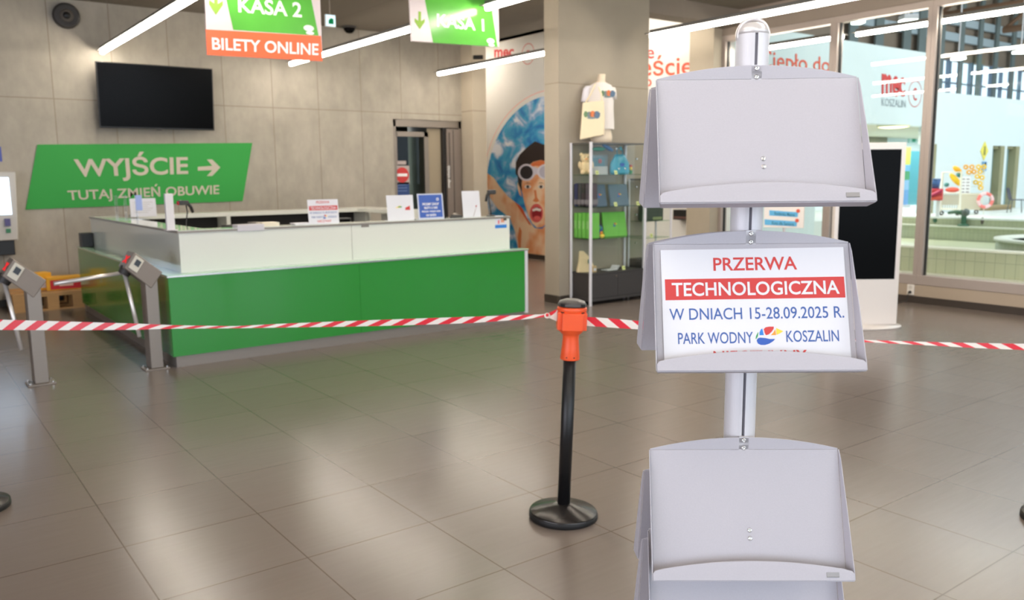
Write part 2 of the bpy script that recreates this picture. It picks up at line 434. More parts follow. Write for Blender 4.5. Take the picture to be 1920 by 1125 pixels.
# door in the back wall
df = MB()
df.box((DX0, YW + 0.02, 0), (DX0 + 0.06, YW + 0.14, DZ)); df.box((DX1 - 0.06, YW + 0.02, 0), (DX1, YW + 0.14, DZ)); df.box((DX0, YW + 0.02, DZ - 0.12), (DX1, YW + 0.14, DZ))
df.box((DXN, YW + 0.02, 0), (DXN + 0.05, YW + 0.14, DZ - 0.12), 1)
door = struct(df.build('door_1', [STEEL, BLACKP]))
dl = MB()
for x0, x1 in ((DX0 + 0.06, DX0 + 0.10), (DXM - 0.08, DXM)): dl.box((x0, YW + 0.06, 0.01), (x1, YW + 0.11, DZ - 0.20))
dl.box((DX0 + 0.06, YW + 0.06, DZ - 0.28), (DXM, YW + 0.11, DZ - 0.2)); dl.box((DX0 + 0.06, YW + 0.06, 0.01), (DXM, YW + 0.11, 0.12))
dl.build('door_leaf', STEEL, door)
MB().face([(DX0 + 0.1, YW + 0.085, 0.12), (DXM - 0.08, YW + 0.085, 0.12), (DXM - 0.08, YW + 0.085, DZ - 0.28), (DX0 + 0.1, YW + 0.085, DZ - 0.28)]).build('door_pane', glass('door_glass', (0.35, 0.42, 0.35), refl=0.5), door)
MB().box((DXM, YW + 0.10, 0.01), (DXN, YW + 0.13, DZ - 0.13)).build('door_side_panel', mat('beige_panel', (160, 146, 124), 0.6), door)
rl = Matrix.Rotation(R(-62), 3, 'Z')
MB().box((DXN + 0.06, YW - 0.02, 0.01), (DX1 - 0.05, YW + 0.02, DZ - 0.14)).build('folded_leaf', mat('door_grey', (140, 128, 120), 0.5, 0.3, noise=0.05, nscale=9), door)
lf = MB(); lf.box((DXN + 0.09, YW - 0.024, 1.5), (DXN + 0.12, YW - 0.02, DZ - 0.2)); lf.box((DXN + 0.18, YW - 0.026, 0.02), (DXN + 0.195, YW - 0.02, DZ - 0.16), 0)
lf.build('leaf_trim', mat('door_trim_dark', (96, 88, 82), 0.5, 0.4), door)
MB().text('uwaga schodek', (atY(838, 352, YW - 0.03), atY(838, 310, YW - 0.03), atY(845, 352, YW - 0.03), atY(845, 310, YW - 0.03)), 0.004, bold=0.02).build('lettering', LETTER, door)

# ================================================================== STRIP LAMPS
def strip(x, y0, y1, z, label, group):
    t = thing('strip_lamp', label, 'lamp', (x, (y0 + y1) / 2, z), 0, group)
    h = (y1 - y0) / 2
    MB().box((-0.062, -h - 0.05, 0.0), (0.062, h + 0.05, 0.008)).box((-0.03, -h, 0.010), (0.03, h, 0.045)).build('housing', mat('lamp_housing', (96, 92, 88), 0.5), t)
    d = MB(); prof = [(-0.025, 0.0), (-0.025, -0.036), (-0.016, -0.047), (0.016, -0.047), (0.025, -0.036), (0.025, 0.0)]
    d.prism([(a, -h, b) for a, b in prof], (0, 2 * h, 0)); d.build('diffuser', LAMP, t)
    zc = (4.42 if (x > 9 and x < 10) else CE) - z
    for yy in (-h * 0.8, h * 0.8): MB().cyl((0, yy, 0.045), (0, yy, zc), 0.0015, n=6).build('suspension_wire', STEEL, t)
    return t
ZL = 3.3
G = 'strip lamps in rows under the ceiling'
strip(2.49, 7.40, YW - 0.12, ZL, 'long strip lamp above the television, leftmost lit line', G)
strip(5.025, 7.40, YW - 0.30, ZL, 'strip lamp running between the two hanging ticket signs', G)
strip(7.52, 8.45, YW - 0.42, ZL, 'strip lamp ending above the back door, half behind the pillar', G)
strip(5.05, 2.2, 7.17, ZL, 'strip lamp at the top edge right of the smaller green sign', G)
strip(7.70, 2.2, 7.46, ZL, 'strip lamp passing just above the top of the display stand pole', G)
strip(2.49, 2.2, 7.17, ZL, 'strip lamp overhead, continuing the row above the television', G)
strip(9.2, 8.52, 11.3, 4.0, 'strip lamp in the passage behind the pillar and beam', G); strip(9.3, 13.65, 17.0, 4.0, 'strip lamp deep in the passage before the mural', G)
for x in (0.0, 2.49): strip(x, -3.2, 1.98, ZL, 'strip lamp over the entrance behind the photographer', G)  # unseen lamps added behind the camera to brighten the display stand

# ================================================================== DISPLAY STAND (foreground)
TH = R(38.0); SX, SY = 1.1514, 0.8911
stand = thing('display_stand', 'tall grey metal leaflet stand with empty tilted trays, standing in front', 'display stand', (SX, SY, 0), -TH)
LEAN = 0.0034
def lean(p): return Vector((p[0] + LEAN * (p[2] - 1.4), p[1], p[2]))
PT = 1.822; PR = 0.0262
pole = MB()
# round profile with a narrow T-slot front and back
ring = []
ns = 40; sl = 0.0024
for i in range(ns):
    t = 2 * PI * i / ns + PI / ns
    ring.append((PR * math.cos(t), PR * math.sin(t)))
prof = []
def addslot(sgn):
    yb = math.sqrt(PR**2 - sl**2)
    return [(-sl * -sgn, sgn * yb), (-sl * -sgn, sgn * (yb - 0.009)), (sl * -sgn, sgn * (yb - 0.009)), (sl * -sgn, sgn * yb)]
ang = math.asin(sl / PR)
for i in range(25):
    t = -PI / 2 + ang + (PI - 2 * ang) * i / 24; prof.append((PR * math.cos(t), PR * math.sin(t)))
prof += [(sl, PR - 0.009), (-sl, PR - 0.009)]
for i in range(25):
    t = PI / 2 + ang + (PI - 2 * ang) * i / 24; prof.append((PR * math.cos(t), PR * math.sin(t)))
prof += [(-sl, -PR + 0.009), (sl, -PR + 0.009)]
n = len(prof)
vs = [lean((x, y, z)) for z in (0.03, PT) for x, y in prof]
pole.raw(vs, [(i, (i + 1) % n, n + (i + 1) % n, n + i) for i in range(n)], 0, False)
pole.raw(vs[n:], [list(range(n))]); pole.raw(vs[:n], [list(range(n))[::-1]])
po = pole.build('pole', ALU, stand)
sl_m = MB()
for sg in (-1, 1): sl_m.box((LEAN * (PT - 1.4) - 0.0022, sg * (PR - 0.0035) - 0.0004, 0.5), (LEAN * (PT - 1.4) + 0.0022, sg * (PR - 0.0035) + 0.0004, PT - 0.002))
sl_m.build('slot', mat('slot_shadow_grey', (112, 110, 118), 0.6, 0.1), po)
cap = MB(); cx = LEAN * (PT - 1.4)
cap.lathe([(PR, 0), (PR * 0.93, 0.008), (PR * 0.72, 0.0155), (PR * 0.4, 0.019), (1e-7, 0.02)], (cx, 0, PT), 32)
cap.torus((cx, 0, PT), PR - 0.0017, 0.0034, (0, 1, 0), n=32, k=10, sc=2.2)
cap_o = cap.build('pole_cap', mat('cap_plastic', (220, 214, 212), 0.28, 0.3), stand)
bp = MB(); bp.lathe([(0.2, 0), (0.2, 0.006), (0.19, 0.012), (0.05, 0.02), (0.04, 0.032), (1e-6, 0.032)], (LEAN * -1.4, 0, 0), 48)
bp.build('base_plate', mat('stand_base_grey', (150, 148, 152), 0.4, 0.5), stand)
WH, LH, TT, DF, YO = 0.317, 0.21, 0.3201, 0.024, 0.033
def holder(zt, sgn, badge, nm='leaflet_tray'):
    st, ct = math.sin(TT), math.cos(TT)
    xo = LEAN * (zt - 1.4)
    def P(x, d, f):
        y = -(YO + d * st + f * ct); z = zt - d * ct + f * st
        return Vector((sgn * x + xo, sgn * y, z)) if sgn == 1 else Vector((-x + xo, -y, z))
    def V(x, h, dy=0.0):                  # the upright fixing tab
        y = -(YO + dy); return Vector((sgn * x + xo, sgn * y, zt + h))
    th = 0.0016; h = WH / 2; FL = 0.2; hf = h + FL * DF; hk = hf / h
    m = MB()
    def plate(pts, dirv):
        m.prism(pts, dirv)
    fwd = P(0, 0, th) - P(0, 0, 0)
    plate([P(-h, 0, 0), P(h, 0, 0), P(h, LH, 0), P(-h, LH, 0)], -fwd)
    arc = [V(-h, 0)] + [V(-h + WH * i / 24, 0.002 + 0.0195 * (1 - (2 * i / 24 - 1) ** 2)) for i in range(25)] + [V(h, 0)]
    plate(arc, V(0, 0, -th) - V(0, 0))
    dn = P(0, LH + th, 0) - P(0, LH, 0)
    plate([P(-h, LH, 0), P(h, LH, 0), P(hf, LH, DF), P(-hf, LH, DF)], dn)
    lip = [P(-hf, LH, DF), P(-hf, LH - 0.011, DF), P(-hf + 0.004, LH - 0.0155, DF)]
    for i in range(1, 24):
        u = 2 * i / 24 - 1; lip.append(P(hf * 0.97 * u, LH - 0.0165 - 0.0145 * (1 - u * u), DF))
    lip += [P(hf - 0.004, LH - 0.0155, DF), P(hf, LH - 0.011, DF), P(hf, LH, DF)]
    plate(lip, fwd)
    for s in (-1, 1):
        plate([P(s * (h + FL * f), d, f) for d, f in ((0, 0), (LH, 0), (LH, DF), (LH - 0.012, DF), (LH * 0.5, DF * 0.66), (0.015, 0.006), (0.0, 0.002))], P(s * (h + th), 0, 0) - P(s * h, 0, 0))
    o = m.build(nm, SHEET, stand, bevel=0.0006)
    def screw(c, nrm):
        q = MB(); a = Vector(c); nn = Vector(nrm).normalized()
        rot = nn.to_track_quat('Z', 'Y').to_matrix()
        q.lathe([(0.0041, 0.0), (0.0040, 0.0008), (0.0032, 0.0019), (0.0017, 0.0025), (0.0016, 0.0012), (1e-7, 0.0012)], a, 16, rot=rot)
        q.build('screw', CHROME, o)
    nv = V(0, 0, 0.01) - V(0, 0); np_ = fwd
    if sgn == 1:
        screw(V(0, 0.0165), nv); screw(V(0, 0.0030), nv)
        (screw(P(0.0035, 0.133, 0), np_), screw(P(0.0035, 0.146, 0), np_)) if zt != 1.4863 else None
        if badge:
            q = MB(); a = 0.118; q.prism([P(a, LH - 0.013, DF + 0.0018), P(a + 0.02, LH - 0.013, DF + 0.0018), P(a + 0.02, LH - 0.0065, DF + 0.0018), P(a, LH - 0.0065, DF + 0.0018)], fwd * 0.6)
            q.build('maker_badge', mat('badge_aluminium', (150, 146, 144), 0.45, 0.2), o)
            q2 = MB(); q2.prism([P(a, LH - 0.0068, DF + 0.0019), P(a + 0.02, LH - 0.0068, DF + 0.0019), P(a + 0.02, LH - 0.0055, DF + 0.0019), P(a, LH - 0.0055, DF + 0.0019)], fwd * 0.5)
            q2.build('badge_edge', mat('badge_dark', (110, 104, 102), 0.4), o)
    # bracket spacer to the pole
    sp = MB(); sp.box(tuple(Vector((xo - 0.008, min(sgn * -PR, sgn * -YO), zt - 0.002))), tuple(Vector((xo + 0.008, max(sgn * -PR, sgn * -YO), zt + 0.022))))
    sp.build('bracket', ALU, o)
    return o, P, V
Z1, Z2, Z3, Z4 = 1.7491, 1.4863, 1.1361, 0.992
h1 = holder(Z1, 1, True); h2 = holder(Z2, 1, False); h3 = holder(Z3, 1, True); h4 = holder(Z4, 1, False)
for z in (1.742, 1.482, 1.075, 0.945): holder(z, -1, False)

# poster in the second tray
P2 = h2[1]
ps = MB(); RT = R(0.5)
def sheet(u, v, f=0.0022):
    x = (u - 0.5) * 0.297 + 0.0005; d = 0.0085 + v * 0.2
    c, s_ = math.cos(RT), math.sin(RT); dx, dd = x, d - 0.1
    w_ = stand_m @ P2(c * dx - s_ * dd * 0 , 0.1 + dd - s_ * dx, f)
    return w_
bpy.context.view_layer.update()
stand_m = Matrix.Translation((SX, SY, 0)) @ Matrix.Rotation(-TH, 4, 'Z')
pc = sheet(0.5, 0.5)
poster = thing('poster', 'white poster announcing a technical break, in the second tray of the stand', 'poster', pc)
def SQ(u0, v0, u1, v1, f=0.0022): return [sheet(u0, v0, f) - pc, sheet(u1, v0, f) - pc, sheet(u0, v1, f) - pc, sheet(u1, v1, f) - pc]
nf = (sheet(0.5, 0.5, 0.003) - sheet(0.5, 0.5, 0.002))
q = SQ(0, 0, 1, 0.985)
MB().prism([q[0], q[1], q[3], q[2]], -nf * 0.5).build('sheet', PAPER, poster)
def pline(txt, u0, v0, u1, v1, m, bold=0.0, nm='lettering'):
    MB().text(txt, SQ(u0, v0, u1, v1), 0.0003, bold=bold).build(nm, m, poster)
pline('PRZERWA', 0.286, 0.072, 0.741, 0.182, INK_RED, 0.014)
q = SQ(0.018, 0.245, 0.992, 0.418); MB().prism([q[0], q[1], q[3], q[2]], nf * 0.15).build('red_band', INK_RED, poster)
MB().text('TECHNOLOGICZNA', SQ(0.054, 0.275, 0.962, 0.388), 0.0007, bold=0.016).build('lettering', PAPER, poster)
pline('W DNIACH 15-28.09.2025 R.', 0.036, 0.487, 0.978, 0.583, INK_BLUE, 0.006)
pline('PARK WODNY', 0.078, 0.685, 0.482, 0.778, INK_BLUE, 0.008)
pline('KOSZALIN', 0.66, 0.68, 0.942, 0.773, INK_BLUE, 0.008)
pline('NIECZYNNY', 0.265, 0.836, 0.765, 0.94, INK_RED, 0.014)
LOGO = [(INK_GREEN, [(268,320),(275,280),(305,225),(310,240),(298,290),(275,325)]),
        (INK_LBLUE, [(322,270),(325,230),(345,190),(365,175),(375,220),(382,270)]),
        (INK_RED, [(385,185),(410,160),(460,150),(525,152),(520,185),(490,225),(450,260),(412,272),(395,240)]),
        (INK_ORANGE, [(475,272),(510,240),(540,190),(545,225),(548,272)]),
        (INK_YELLOW, [(555,170),(600,195),(650,218),(600,250),(555,268),(552,220)]),
        (INK_DBLUE, [(280,345),(295,315),(330,303),(400,310),(460,325),(535,325),(500,360),(450,390),(390,408),(330,405),(295,385)])]
LOGO_M = [l[0] for l in LOGO]
def logo(mb, q, lift, start=0):
    tl, tr, bl, br = [Vector(p) for p in q]; nrm = (br - bl).cross(tl - bl).normalized()
    for i, (m, pts) in enumerate(LOGO):
        pp = []
        for x, y in pts:
            u = (x - 265) / 385; v = (y - 150) / 260
            pp.append((tl * (1 - u) + tr * u) * (1 - v) + (bl * (1 - u) + br * u) * v + nrm * lift)
        mb.face(pp[::-1], start + i)
    return mb
logo(MB(), SQ(0.494, 0.645, 0.646, 0.795), 0.0003).build('logo', LOGO_M, poster)

# ================================================================== BARRIER POSTS AND TAPE
def barrier(loc, label, tilt=(0, 0), rz=0.0):
    t = thing('barrier_post', label, 'barrier post', loc, 0, 'tape barrier posts')
    t.rotation_euler = (tilt[0], tilt[1], rz)
    b = MB(); b.lathe([(0.158, 0), (0.160, 0.004), (0.160, 0.030), (0.156, 0.034), (0.05, 0.062), (0.040, 0.066), (1e-6, 0.066)], n=56)
    bo = b.build('base', mat('base_black', (48, 44, 42), 0.24, 0.5), t)
    MB().lathe([(0.161, 0.0), (0.163, 0.003), (0.163, 0.022), (0.161, 0.026)], n=56).build('base_rim', RUBBER, bo)
    MB().lathe([(0.030, 0.066), (0.030, 0.80)], n=32).build('tube', mat('tube_black', (22, 21, 22), 0.42), t)
    h = MB()
    h.lathe([(0.044, 0.762), (0.045, 0.766), (0.040, 0.82), (0.037, 0.86), (0.038, 0.878), (0.055, 0.895), (0.062, 0.915), (0.064, 0.945), (0.064, 0.985), (0.068, 0.992), (0.068, 1.006), (0.060, 1.010), (1e-6, 1.010)], n=40)
    h.box((-0.047, -0.067, 0.905), (0.047, 0.067, 0.985)); h.box((-0.067, -0.047, 0.905), (0.067, 0.047, 0.985))
    ho = h.build('head', ORANGE, t, bevel=0.003)
    for a in range(4):
        m = Matrix.Rotation(a * PI / 2 + PI / 4, 3, 'Z')
        s_ = MB(); s_.box((0.052, -0.009, 0.915), (0.0665, 0.009, 0.992), rot=m, piv=(0, 0, 0)); s_.build('tape_slot', RUBBER, ho)
    for a in (-70, -115, 70, 115):
        x, y = 0.0445 * math.cos(R(a)), 0.0445 * math.sin(R(a)); d = Vector((x, y, 0)).normalized()
        MB().cyl((x, y, 0.777), Vector((x, y, 0.777)) + d * 0.001, 0.003, n=10).build('screw_hole', RUBBER, ho)
    c = MB(); c.lathe([(0.058, 1.010), (0.065, 1.012), (0.066, 1.020), (0.058, 1.034), (0.035, 1.043), (1e-6, 1.045)], n=40)
    for a in range(4):
        m = Matrix.Rotation(a * PI / 2 + PI / 4, 3, 'Z'); c.box((0.045, -0.012, 1.012), (0.0668, 0.012, 1.026), 1, rot=m, piv=(0, 0, 0))
    c.build('cap', [mat('cap_dark_grey', (74, 70, 68), 0.35), RUBBER], t)
    return t
BC = atZ(1056, 968); BL_ = Vector((0.205, 4.754, 0)); BR_ = Vector((4.205, 1.436, 0))
tl = 0.0415
tv = RIGHT * tl
barrier(BC, 'black barrier post with orange tape head, standing in front of the reception counter', (0, 0), R(-36))
BP = bpy.data.objects['barrier_post']
# the post leans a little to the right in the photograph
ax = FWD; BP.rotation_mode = 'QUATERNION'
from mathutils import Quaternion
BP.rotation_quaternion = Quaternion(ax, math.atan(0.0415)) @ Quaternion((0, 0, 1), R(-36))
b2 = barrier(BL_, 'barrier post at the left edge, only the rim of its base in view', (0, 0), R(20))
b3 = barrier(BR_, 'barrier post at the right edge, only the rim of its base in view', (0, 0), R(20))

def tape(label, pts, widths, rolls, name='barrier_tape', stripe=0.055, slant=0.9):
    """ribbon through pts; its half-width direction turns by rolls; red and white slanted stripes as faces"""
    t = MB(); pts = [Vector(p) for p in pts]
    L = [0.0]
    for a, b_ in zip(pts, pts[1:]): L.append(L[-1] + (b_ - a).length)
    tot = L[-1]
    def at(s):
        s = max(0.0, min(tot, s))
        for i in range(len(pts) - 1):
            if s <= L[i + 1] + 1e-9:
                k = (s - L[i]) / max(1e-9, L[i + 1] - L[i]); return pts[i].lerp(pts[i + 1], k), widths[i] * (1 - k) + widths[i + 1] * k, rolls[i] * (1 - k) + rolls[i + 1] * k
        return pts[-1], widths[-1], rolls[-1]
    dirv = (pts[-1] - pts[0]).normalized(); side = Vector((0, 0, 1)).cross(dirv).normalized()
    def pt(s, e):                       # e = -1..1 across the ribbon
        p, w_, r_ = at(s); return p + (Vector((0, 0, 1)) * math.cos(r_) + side * math.sin(r_)) * (w_ * e / 2)
    N = int(tot / stripe) + 2; sub = 4
    for k in range(-1, N):
        s0, s1 = k * stripe, (k + 1) * stripe
        for j in range(sub):
            e0 = -1 + 2 * j / sub; e1 = -1 + 2 * (j + 1) / sub
            a = [s0 + slant * stripe * (e0 + 1) / 2, s1 + slant * stripe * (e0 + 1) / 2, s1 + slant * stripe * (e1 + 1) / 2, s0 + slant * stripe * (e1 + 1) / 2]
            if max(a) <= 0 or min(a) >= tot: continue
            hs = 2
            for h_ in range(hs):
                b0 = a[0] + (a[1] - a[0]) * h_ / hs; b1 = a[0] + (a[1] - a[0]) * (h_ + 1) / hs
                c0 = a[3] + (a[2] - a[3]) * h_ / hs; c1 = a[3] + (a[2] - a[3]) * (h_ + 1) / hs
                t.face([pt(b0, e0), pt(b1, e0), pt(c1, e1), pt(c0, e1)], k % 2)
    o = t.build(name, [WHITET, REDT], weld=True)
    so = o.modifiers.new('thick', 'SOLIDIFY'); so.thickness = 0.0006
    return tag(o, label, 'tape', 'red and white barrier tapes')
# left tape from the far-left post to the middle post, twisted thin in its middle, with a knot near the post
bcH = BP.location + Vector((0, 0, 0.95)) + RIGHT * 0.0415 * 0.95
def along(px, py, f):                     # a point on the vertical plane through both posts
    a = BL_; b_ = BC; n_ = (b_ - a).cross(UP).normalized(); r = ray(px, py); return EYE + r * ((a - EYE).dot(n_) / r.dot(n_))
lp = [along(-60, 606, 0), along(0, 609, 0), along(120, 611, 0), along(250, 612.5, 0), along(330, 613, 0), along(440, 613.5, 0), along(530, 610.5, 0), along(640, 607.5, 0), along(760, 604, 0), along(880, 600, 0), along(985, 594.5, 0), along(1024, 591.5, 0), along(1046, 591, 0)]
lw = [0.052, 0.05, 0.042, 0.03, 0.016, 0.010, 0.018, 0.026, 0.030, 0.030, 0.020, 0.012, 0.06]
lr = [0, 0, 0.1, 0.2, 0.3, 0.2, 0.1, 0, 0, 0, 0.2, 0, 0]
tape('red and white barrier tape from the left edge to the orange post head, knotted', lp, lw, lr, slant=1.2)
k = along(1026, 592, 0); km = MB(); km.torus(k, 0.009, 0.005, FWD, 14, 8); km.ball(k + UP * 0.004, 0.009, 1, 10)
ko = km.build('tape_knot', [WHITET, REDT]); ko.parent = bpy.data.objects['barrier_tape']
def along2(px, py):
    a = BC; b_ = BR_; n_ = (b_ - a).cross(UP).normalized(); r = ray(px, py); return EYE + r * ((a - EYE).dot(n_) / r.dot(n_))
rp = [along2(1094, 602), along2(1150, 606), along2(1208, 610.5), along2(1340, 622), along2(1500, 633), along2(1625, 639.5), along2(1720, 643.5), along2(1820, 647.5), along2(1920, 650.5), along2(1975, 651.5)]
rw = [0.042, 0.042, 0.038, 0.026, 0.016, 0.010, 0.014, 0.022, 0.028, 0.04]
tape('barrier tape from the orange post head to the right edge, behind the stand', rp, rw, [0, 0, 0, 0.1, 0.3, 0.3, 0.2, 0.1, 0, 0], slant=-1.0)

# ================================================================== RECEPTION COUNTER
CX0, CX1, CY0, CY1 = 1.85, 5.68, 7.347, 11.45      # outer footprint of the green body
ctr = thing('reception_counter', 'long L-shaped reception counter with green glass front and white upper panels', 'counter', (CX0, CY0, 0))
def lo(x, y, z): return (x - CX0, y - CY0, z)
GZ = 0.795
def cbox(name, a, b_, m, bevel=0.0): return MB().box(lo(*a), lo(*b_)).build(name, m, ctr, bevel)
cbox('plinth', (CX0 + 0.03, CY0 + 0.03, 0), (CX1 - 0.03, CY0 + 0.5, 0.10), STEEL)
cbox('plinth', (CX0 + 0.03, CY0 + 0.5, 0), (CX0 + 0.55, CY1 - 0.03, 0.10), STEEL)
xs = [CX0, 3.62, CX1 - 0.04]
for a, b_ in zip(xs, xs[1:]): cbox('front_panel', (a + 0.001, CY0, 0.10), (b_ - 0.001, CY0 + 0.02, GZ - 0.012), GREEN)
cbox('corner_post', (CX1 - 0.04, CY0 - 0.004, 0.08), (CX1, CY0 + 0.55, GZ - 0.012), ALU)
ys = [CY0 + 0.02, 9.4, CY1]
for a, b_ in zip(ys, ys[1:]): cbox('side_panel', (CX0, a + 0.001, 0.10), (CX0 + 0.02, b_ - 0.001, GZ - 0.012), GREEN)
cbox('carcass', (CX0 + 0.021, CY0 + 0.021, 0.1), (CX1 - 0.041, CY0 + 0.6, GZ - 0.013), mat('counter_board', (190, 188, 178), 0.5))
cbox('carcass', (CX0 + 0.021, CY0 + 0.6, 0.1), (CX0 + 0.6, CY1 - 0.001, GZ - 0.013), MATS['counter_board'])
UX, UY = 2.0, 7.49                                  # upper box set back behind the glass ledge
lg = MB(); lg.box(lo(CX0 - 0.006, CY0 - 0.006, GZ - 0.004), lo(CX1 + 0.012, UY, GZ + 0.006)); lg.box(lo(CX0 - 0.006, UY, GZ - 0.004), lo(UX, CY1 + 0.01, GZ + 0.006))
lg.build('glass_ledge', LEDGE, ctr)
tr = MB(); tr.box(lo(CX0 - 0.009, CY0 - 0.009, GZ - 0.012), lo(CX1 + 0.014, CY0 + 0.01, GZ + 0.001)); tr.box(lo(CX0 - 0.009, CY0 + 0.01, GZ - 0.012), lo(CX0 + 0.01, CY1 + 0.01, GZ + 0.001))
tr.box(lo(CX1 - 0.006, CY0 + 0.01, GZ - 0.012), lo(CX1 + 0.014, UY, GZ + 0.001))
tr.build('ledge_trim', CHROME, ctr)
TZ = 1.165; UX1 = 5.54
for a, b_ in ((UX, 3.62), (3.625, UX1)): cbox('upper_panel', (a, UY, GZ + 0.006), (b_, UY + 0.02, TZ - 0.02), WHITEGLASS)
cbox('upper_side_panel', (UX, UY + 0.021, GZ + 0.006), (UX + 0.02, CY1 - 0.1, TZ - 0.02), WHITEGLASS)
cbox('upper_end_panel', (UX1 - 0.02, UY + 0.021, GZ + 0.006), (UX1, UY + 0.2, TZ - 0.02), WHITEGLASS)
cbox('inner_panel', (UX + 0.24, UY + 0.17, 0.6), (UX1 - 0.02, UY + 0.19, TZ - 0.02), MATS['counter_board'])
cbox('inner_panel', (UX + 0.22, UY + 0.17, 0.6), (UX + 0.24, CY1 - 0.1, TZ - 0.02), MATS['counter_board'])
tp = MB(); tp.box(lo(UX - 0.004, UY - 0.004, TZ - 0.012), lo(UX1 + 0.004, UY + 0.2, TZ)); tp.box(lo(UX - 0.004, UY + 0.2, TZ - 0.012), lo(UX + 0.26, CY1 - 0.1, TZ))
tp.build('worktop', mat('worktop_glass', (222, 228, 216), 0.08, 0, 0.6), ctr)
tt = MB(); tt.box(lo(UX - 0.012, UY - 0.012, TZ - 0.022), lo(UX1 + 0.012, UY + 0.012, TZ - 0.004)); tt.box(lo(UX - 0.012, UY + 0.012, TZ - 0.022), lo(UX + 0.012, CY1 - 0.09, TZ - 0.004)); tt.box(lo(UX1 - 0.012, UY + 0.012, TZ - 0.022), lo(UX1 + 0.012, UY + 0.2, TZ - 0.004))
tt.build('worktop_trim', STEEL, ctr)
p = atY(686, 422, UY); MB().box(lo(p.x - 0.05, UY - 0.006, p.z - 0.02), lo(p.x + 0.03, UY, p.z + 0.015)).build('lock_plate', STEEL, ctr)
# back desk with open pigeonholes seen over the front counter
BY = 11.0; BZ = 1.17
cbox('back_worktop', (UX + 0.46, BY - 0.01, BZ - 0.05), (5.85, BY + 0.45, BZ), WHITEGLASS)
cbox('back_panel', (UX + 0.46, BY + 0.42, 0.1), (5.85, BY + 0.45, BZ - 0.05), WHITEGLASS)
for x in (UX + 0.46, 3.55, 4.85, 5.55): cbox('divider', (x, BY, 0.1), (x + 0.05, BY + 0.42, BZ - 0.05), WHITEGLASS)
cbox('shelf_board', (UX + 0.47, BY + 0.03, 0.72), (5.8, BY + 0.42, 0.75), MATS['counter_board'])
cbox('shelf_back', (UX + 0.47, BY + 0.38, 0.75), (5.8, BY + 0.415, BZ - 0.05), mat('dark_shelf_back', (46, 42, 40), 0.7))
cbox('return_worktop', (5.42, 9.9, BZ - 0.05), (5.85, BY - 0.01, BZ), WHITEGLASS)
cbox('return_panel', (5.80, 9.95, 0.1), (5.85, BY, BZ - 0.05), WHITEGLASS)
cbox('return_end', (5.42, 9.9, 0.1), (5.85, 9.95, BZ - 0.05), WHITEGLASS)
cbox('return_shelf', (5.47, 9.95, 0.74), (5.8, BY, 0.77), MATS['counter_board'])

# things on the counter
def cpos(px, py, y=7.72): 
    p_ = atY(px, py, y); return p_
def table_sign(label, pxl, pxr, ptop, y, name='counter_sign', cat='sign', art=None, paper=PAPER, rz=0.0, group='signs standing on the counter', zb=TZ):
    a = atY(pxl, ptop, y); b_ = atY(pxr, ptop, y)
    w_ = b_.x - a.x; h_ = (a.z + b_.z) / 2 - zb
    t = thing(name, label, cat, ((a.x + b_.x) / 2, y, zb), rz, group)
    tl_ = 0.10
    m = MB(); m.prism([(-w_/2, 0, 0), (w_/2, 0, 0), (w_/2, h_ * tl_, h_), (-w_/2, h_ * tl_, h_)], (0, 0.003, 0)); m.prism([(-w_/2, 0, 0), (w_/2, 0, 0), (w_/2, 0.07, 0), (-w_/2, 0.07, 0)], (0, 0, 0.003))
    m.build('holder', paper, t)
    def Q(u0, v0, u1, v1):
        f = lambda u, v: Vector((-w_/2 + u * w_, h_ * (1 - v) * tl_ - 0.0004, h_ * (1 - v)))
        return f(u0, v0), f(u1, v0), f(u0, v1), f(u1, v1)
    def pr_(txt, u0, v0, u1, v1, m_, bold=0.01): MB().text(txt, Q(u0, v0, u1, v1), 0.0006, bold=bold).build('lettering', m_, t)
    def bar(u0, v0, u1, v1, m_, nm='print_block'):
        q_ = Q(u0, v0, u1, v1); MB().prism([q_[0], q_[1], q_[3], q_[2]], (0, -0.0006, 0)).build(nm, m_, t)
    if art: art(t, Q, pr_, bar)
    return t
def art_przerwa(t, Q, pr_, bar):
    pr_('PRZERWA', 0.28, 0.06, 0.72, 0.17, INK_RED); bar(0.04, 0.26, 0.97, 0.44, INK_RED)
    MB().text('TECHNOLOGICZNA', Q(0.08, 0.29, 0.93, 0.41), 0.0014, bold=0.014).build('lettering', PAPER, t)
    pr_('W DNIACH 15-28.09.2025 R.', 0.05, 0.5, 0.95, 0.58, INK_BLUE); pr_('PARK WODNY', 0.1, 0.68, 0.46, 0.76, INK_BLUE); pr_('KOSZALIN', 0.64, 0.68, 0.92, 0.76, INK_BLUE)
    logo(MB(), Q(0.47, 0.63, 0.62, 0.8), 0.0007).build('logo', LOGO_M, t); pr_('NIECZYNNY', 0.28, 0.84, 0.74, 0.94, INK_RED)
table_sign('white sign with a red band, standing mid-counter in front of the back desk', 578, 634, 374, 7.57, art=art_przerwa, rz=R(-3))
def art_white(t, Q, pr_, bar):
    q_ = Q(0.3, 0.4, 0.5, 0.5); MB().face([q_[2], q_[3], q_[1]], 0).build('print_swoosh', INK_YELLOW, t); bar(0.42, 0.44, 0.55, 0.49, INK_GREEN)
    q_ = Q(0.68, 0.42, 0.86, 0.6); MB().face([q_[2], q_[3], q_[1], q_[0].lerp(q_[2], 0.5)], 0).build('print_mark', INK_RED, t)
table_sign('white sign with small yellow and red marks, left of the blue sign', 726, 776, 366, 7.57, art=art_white)
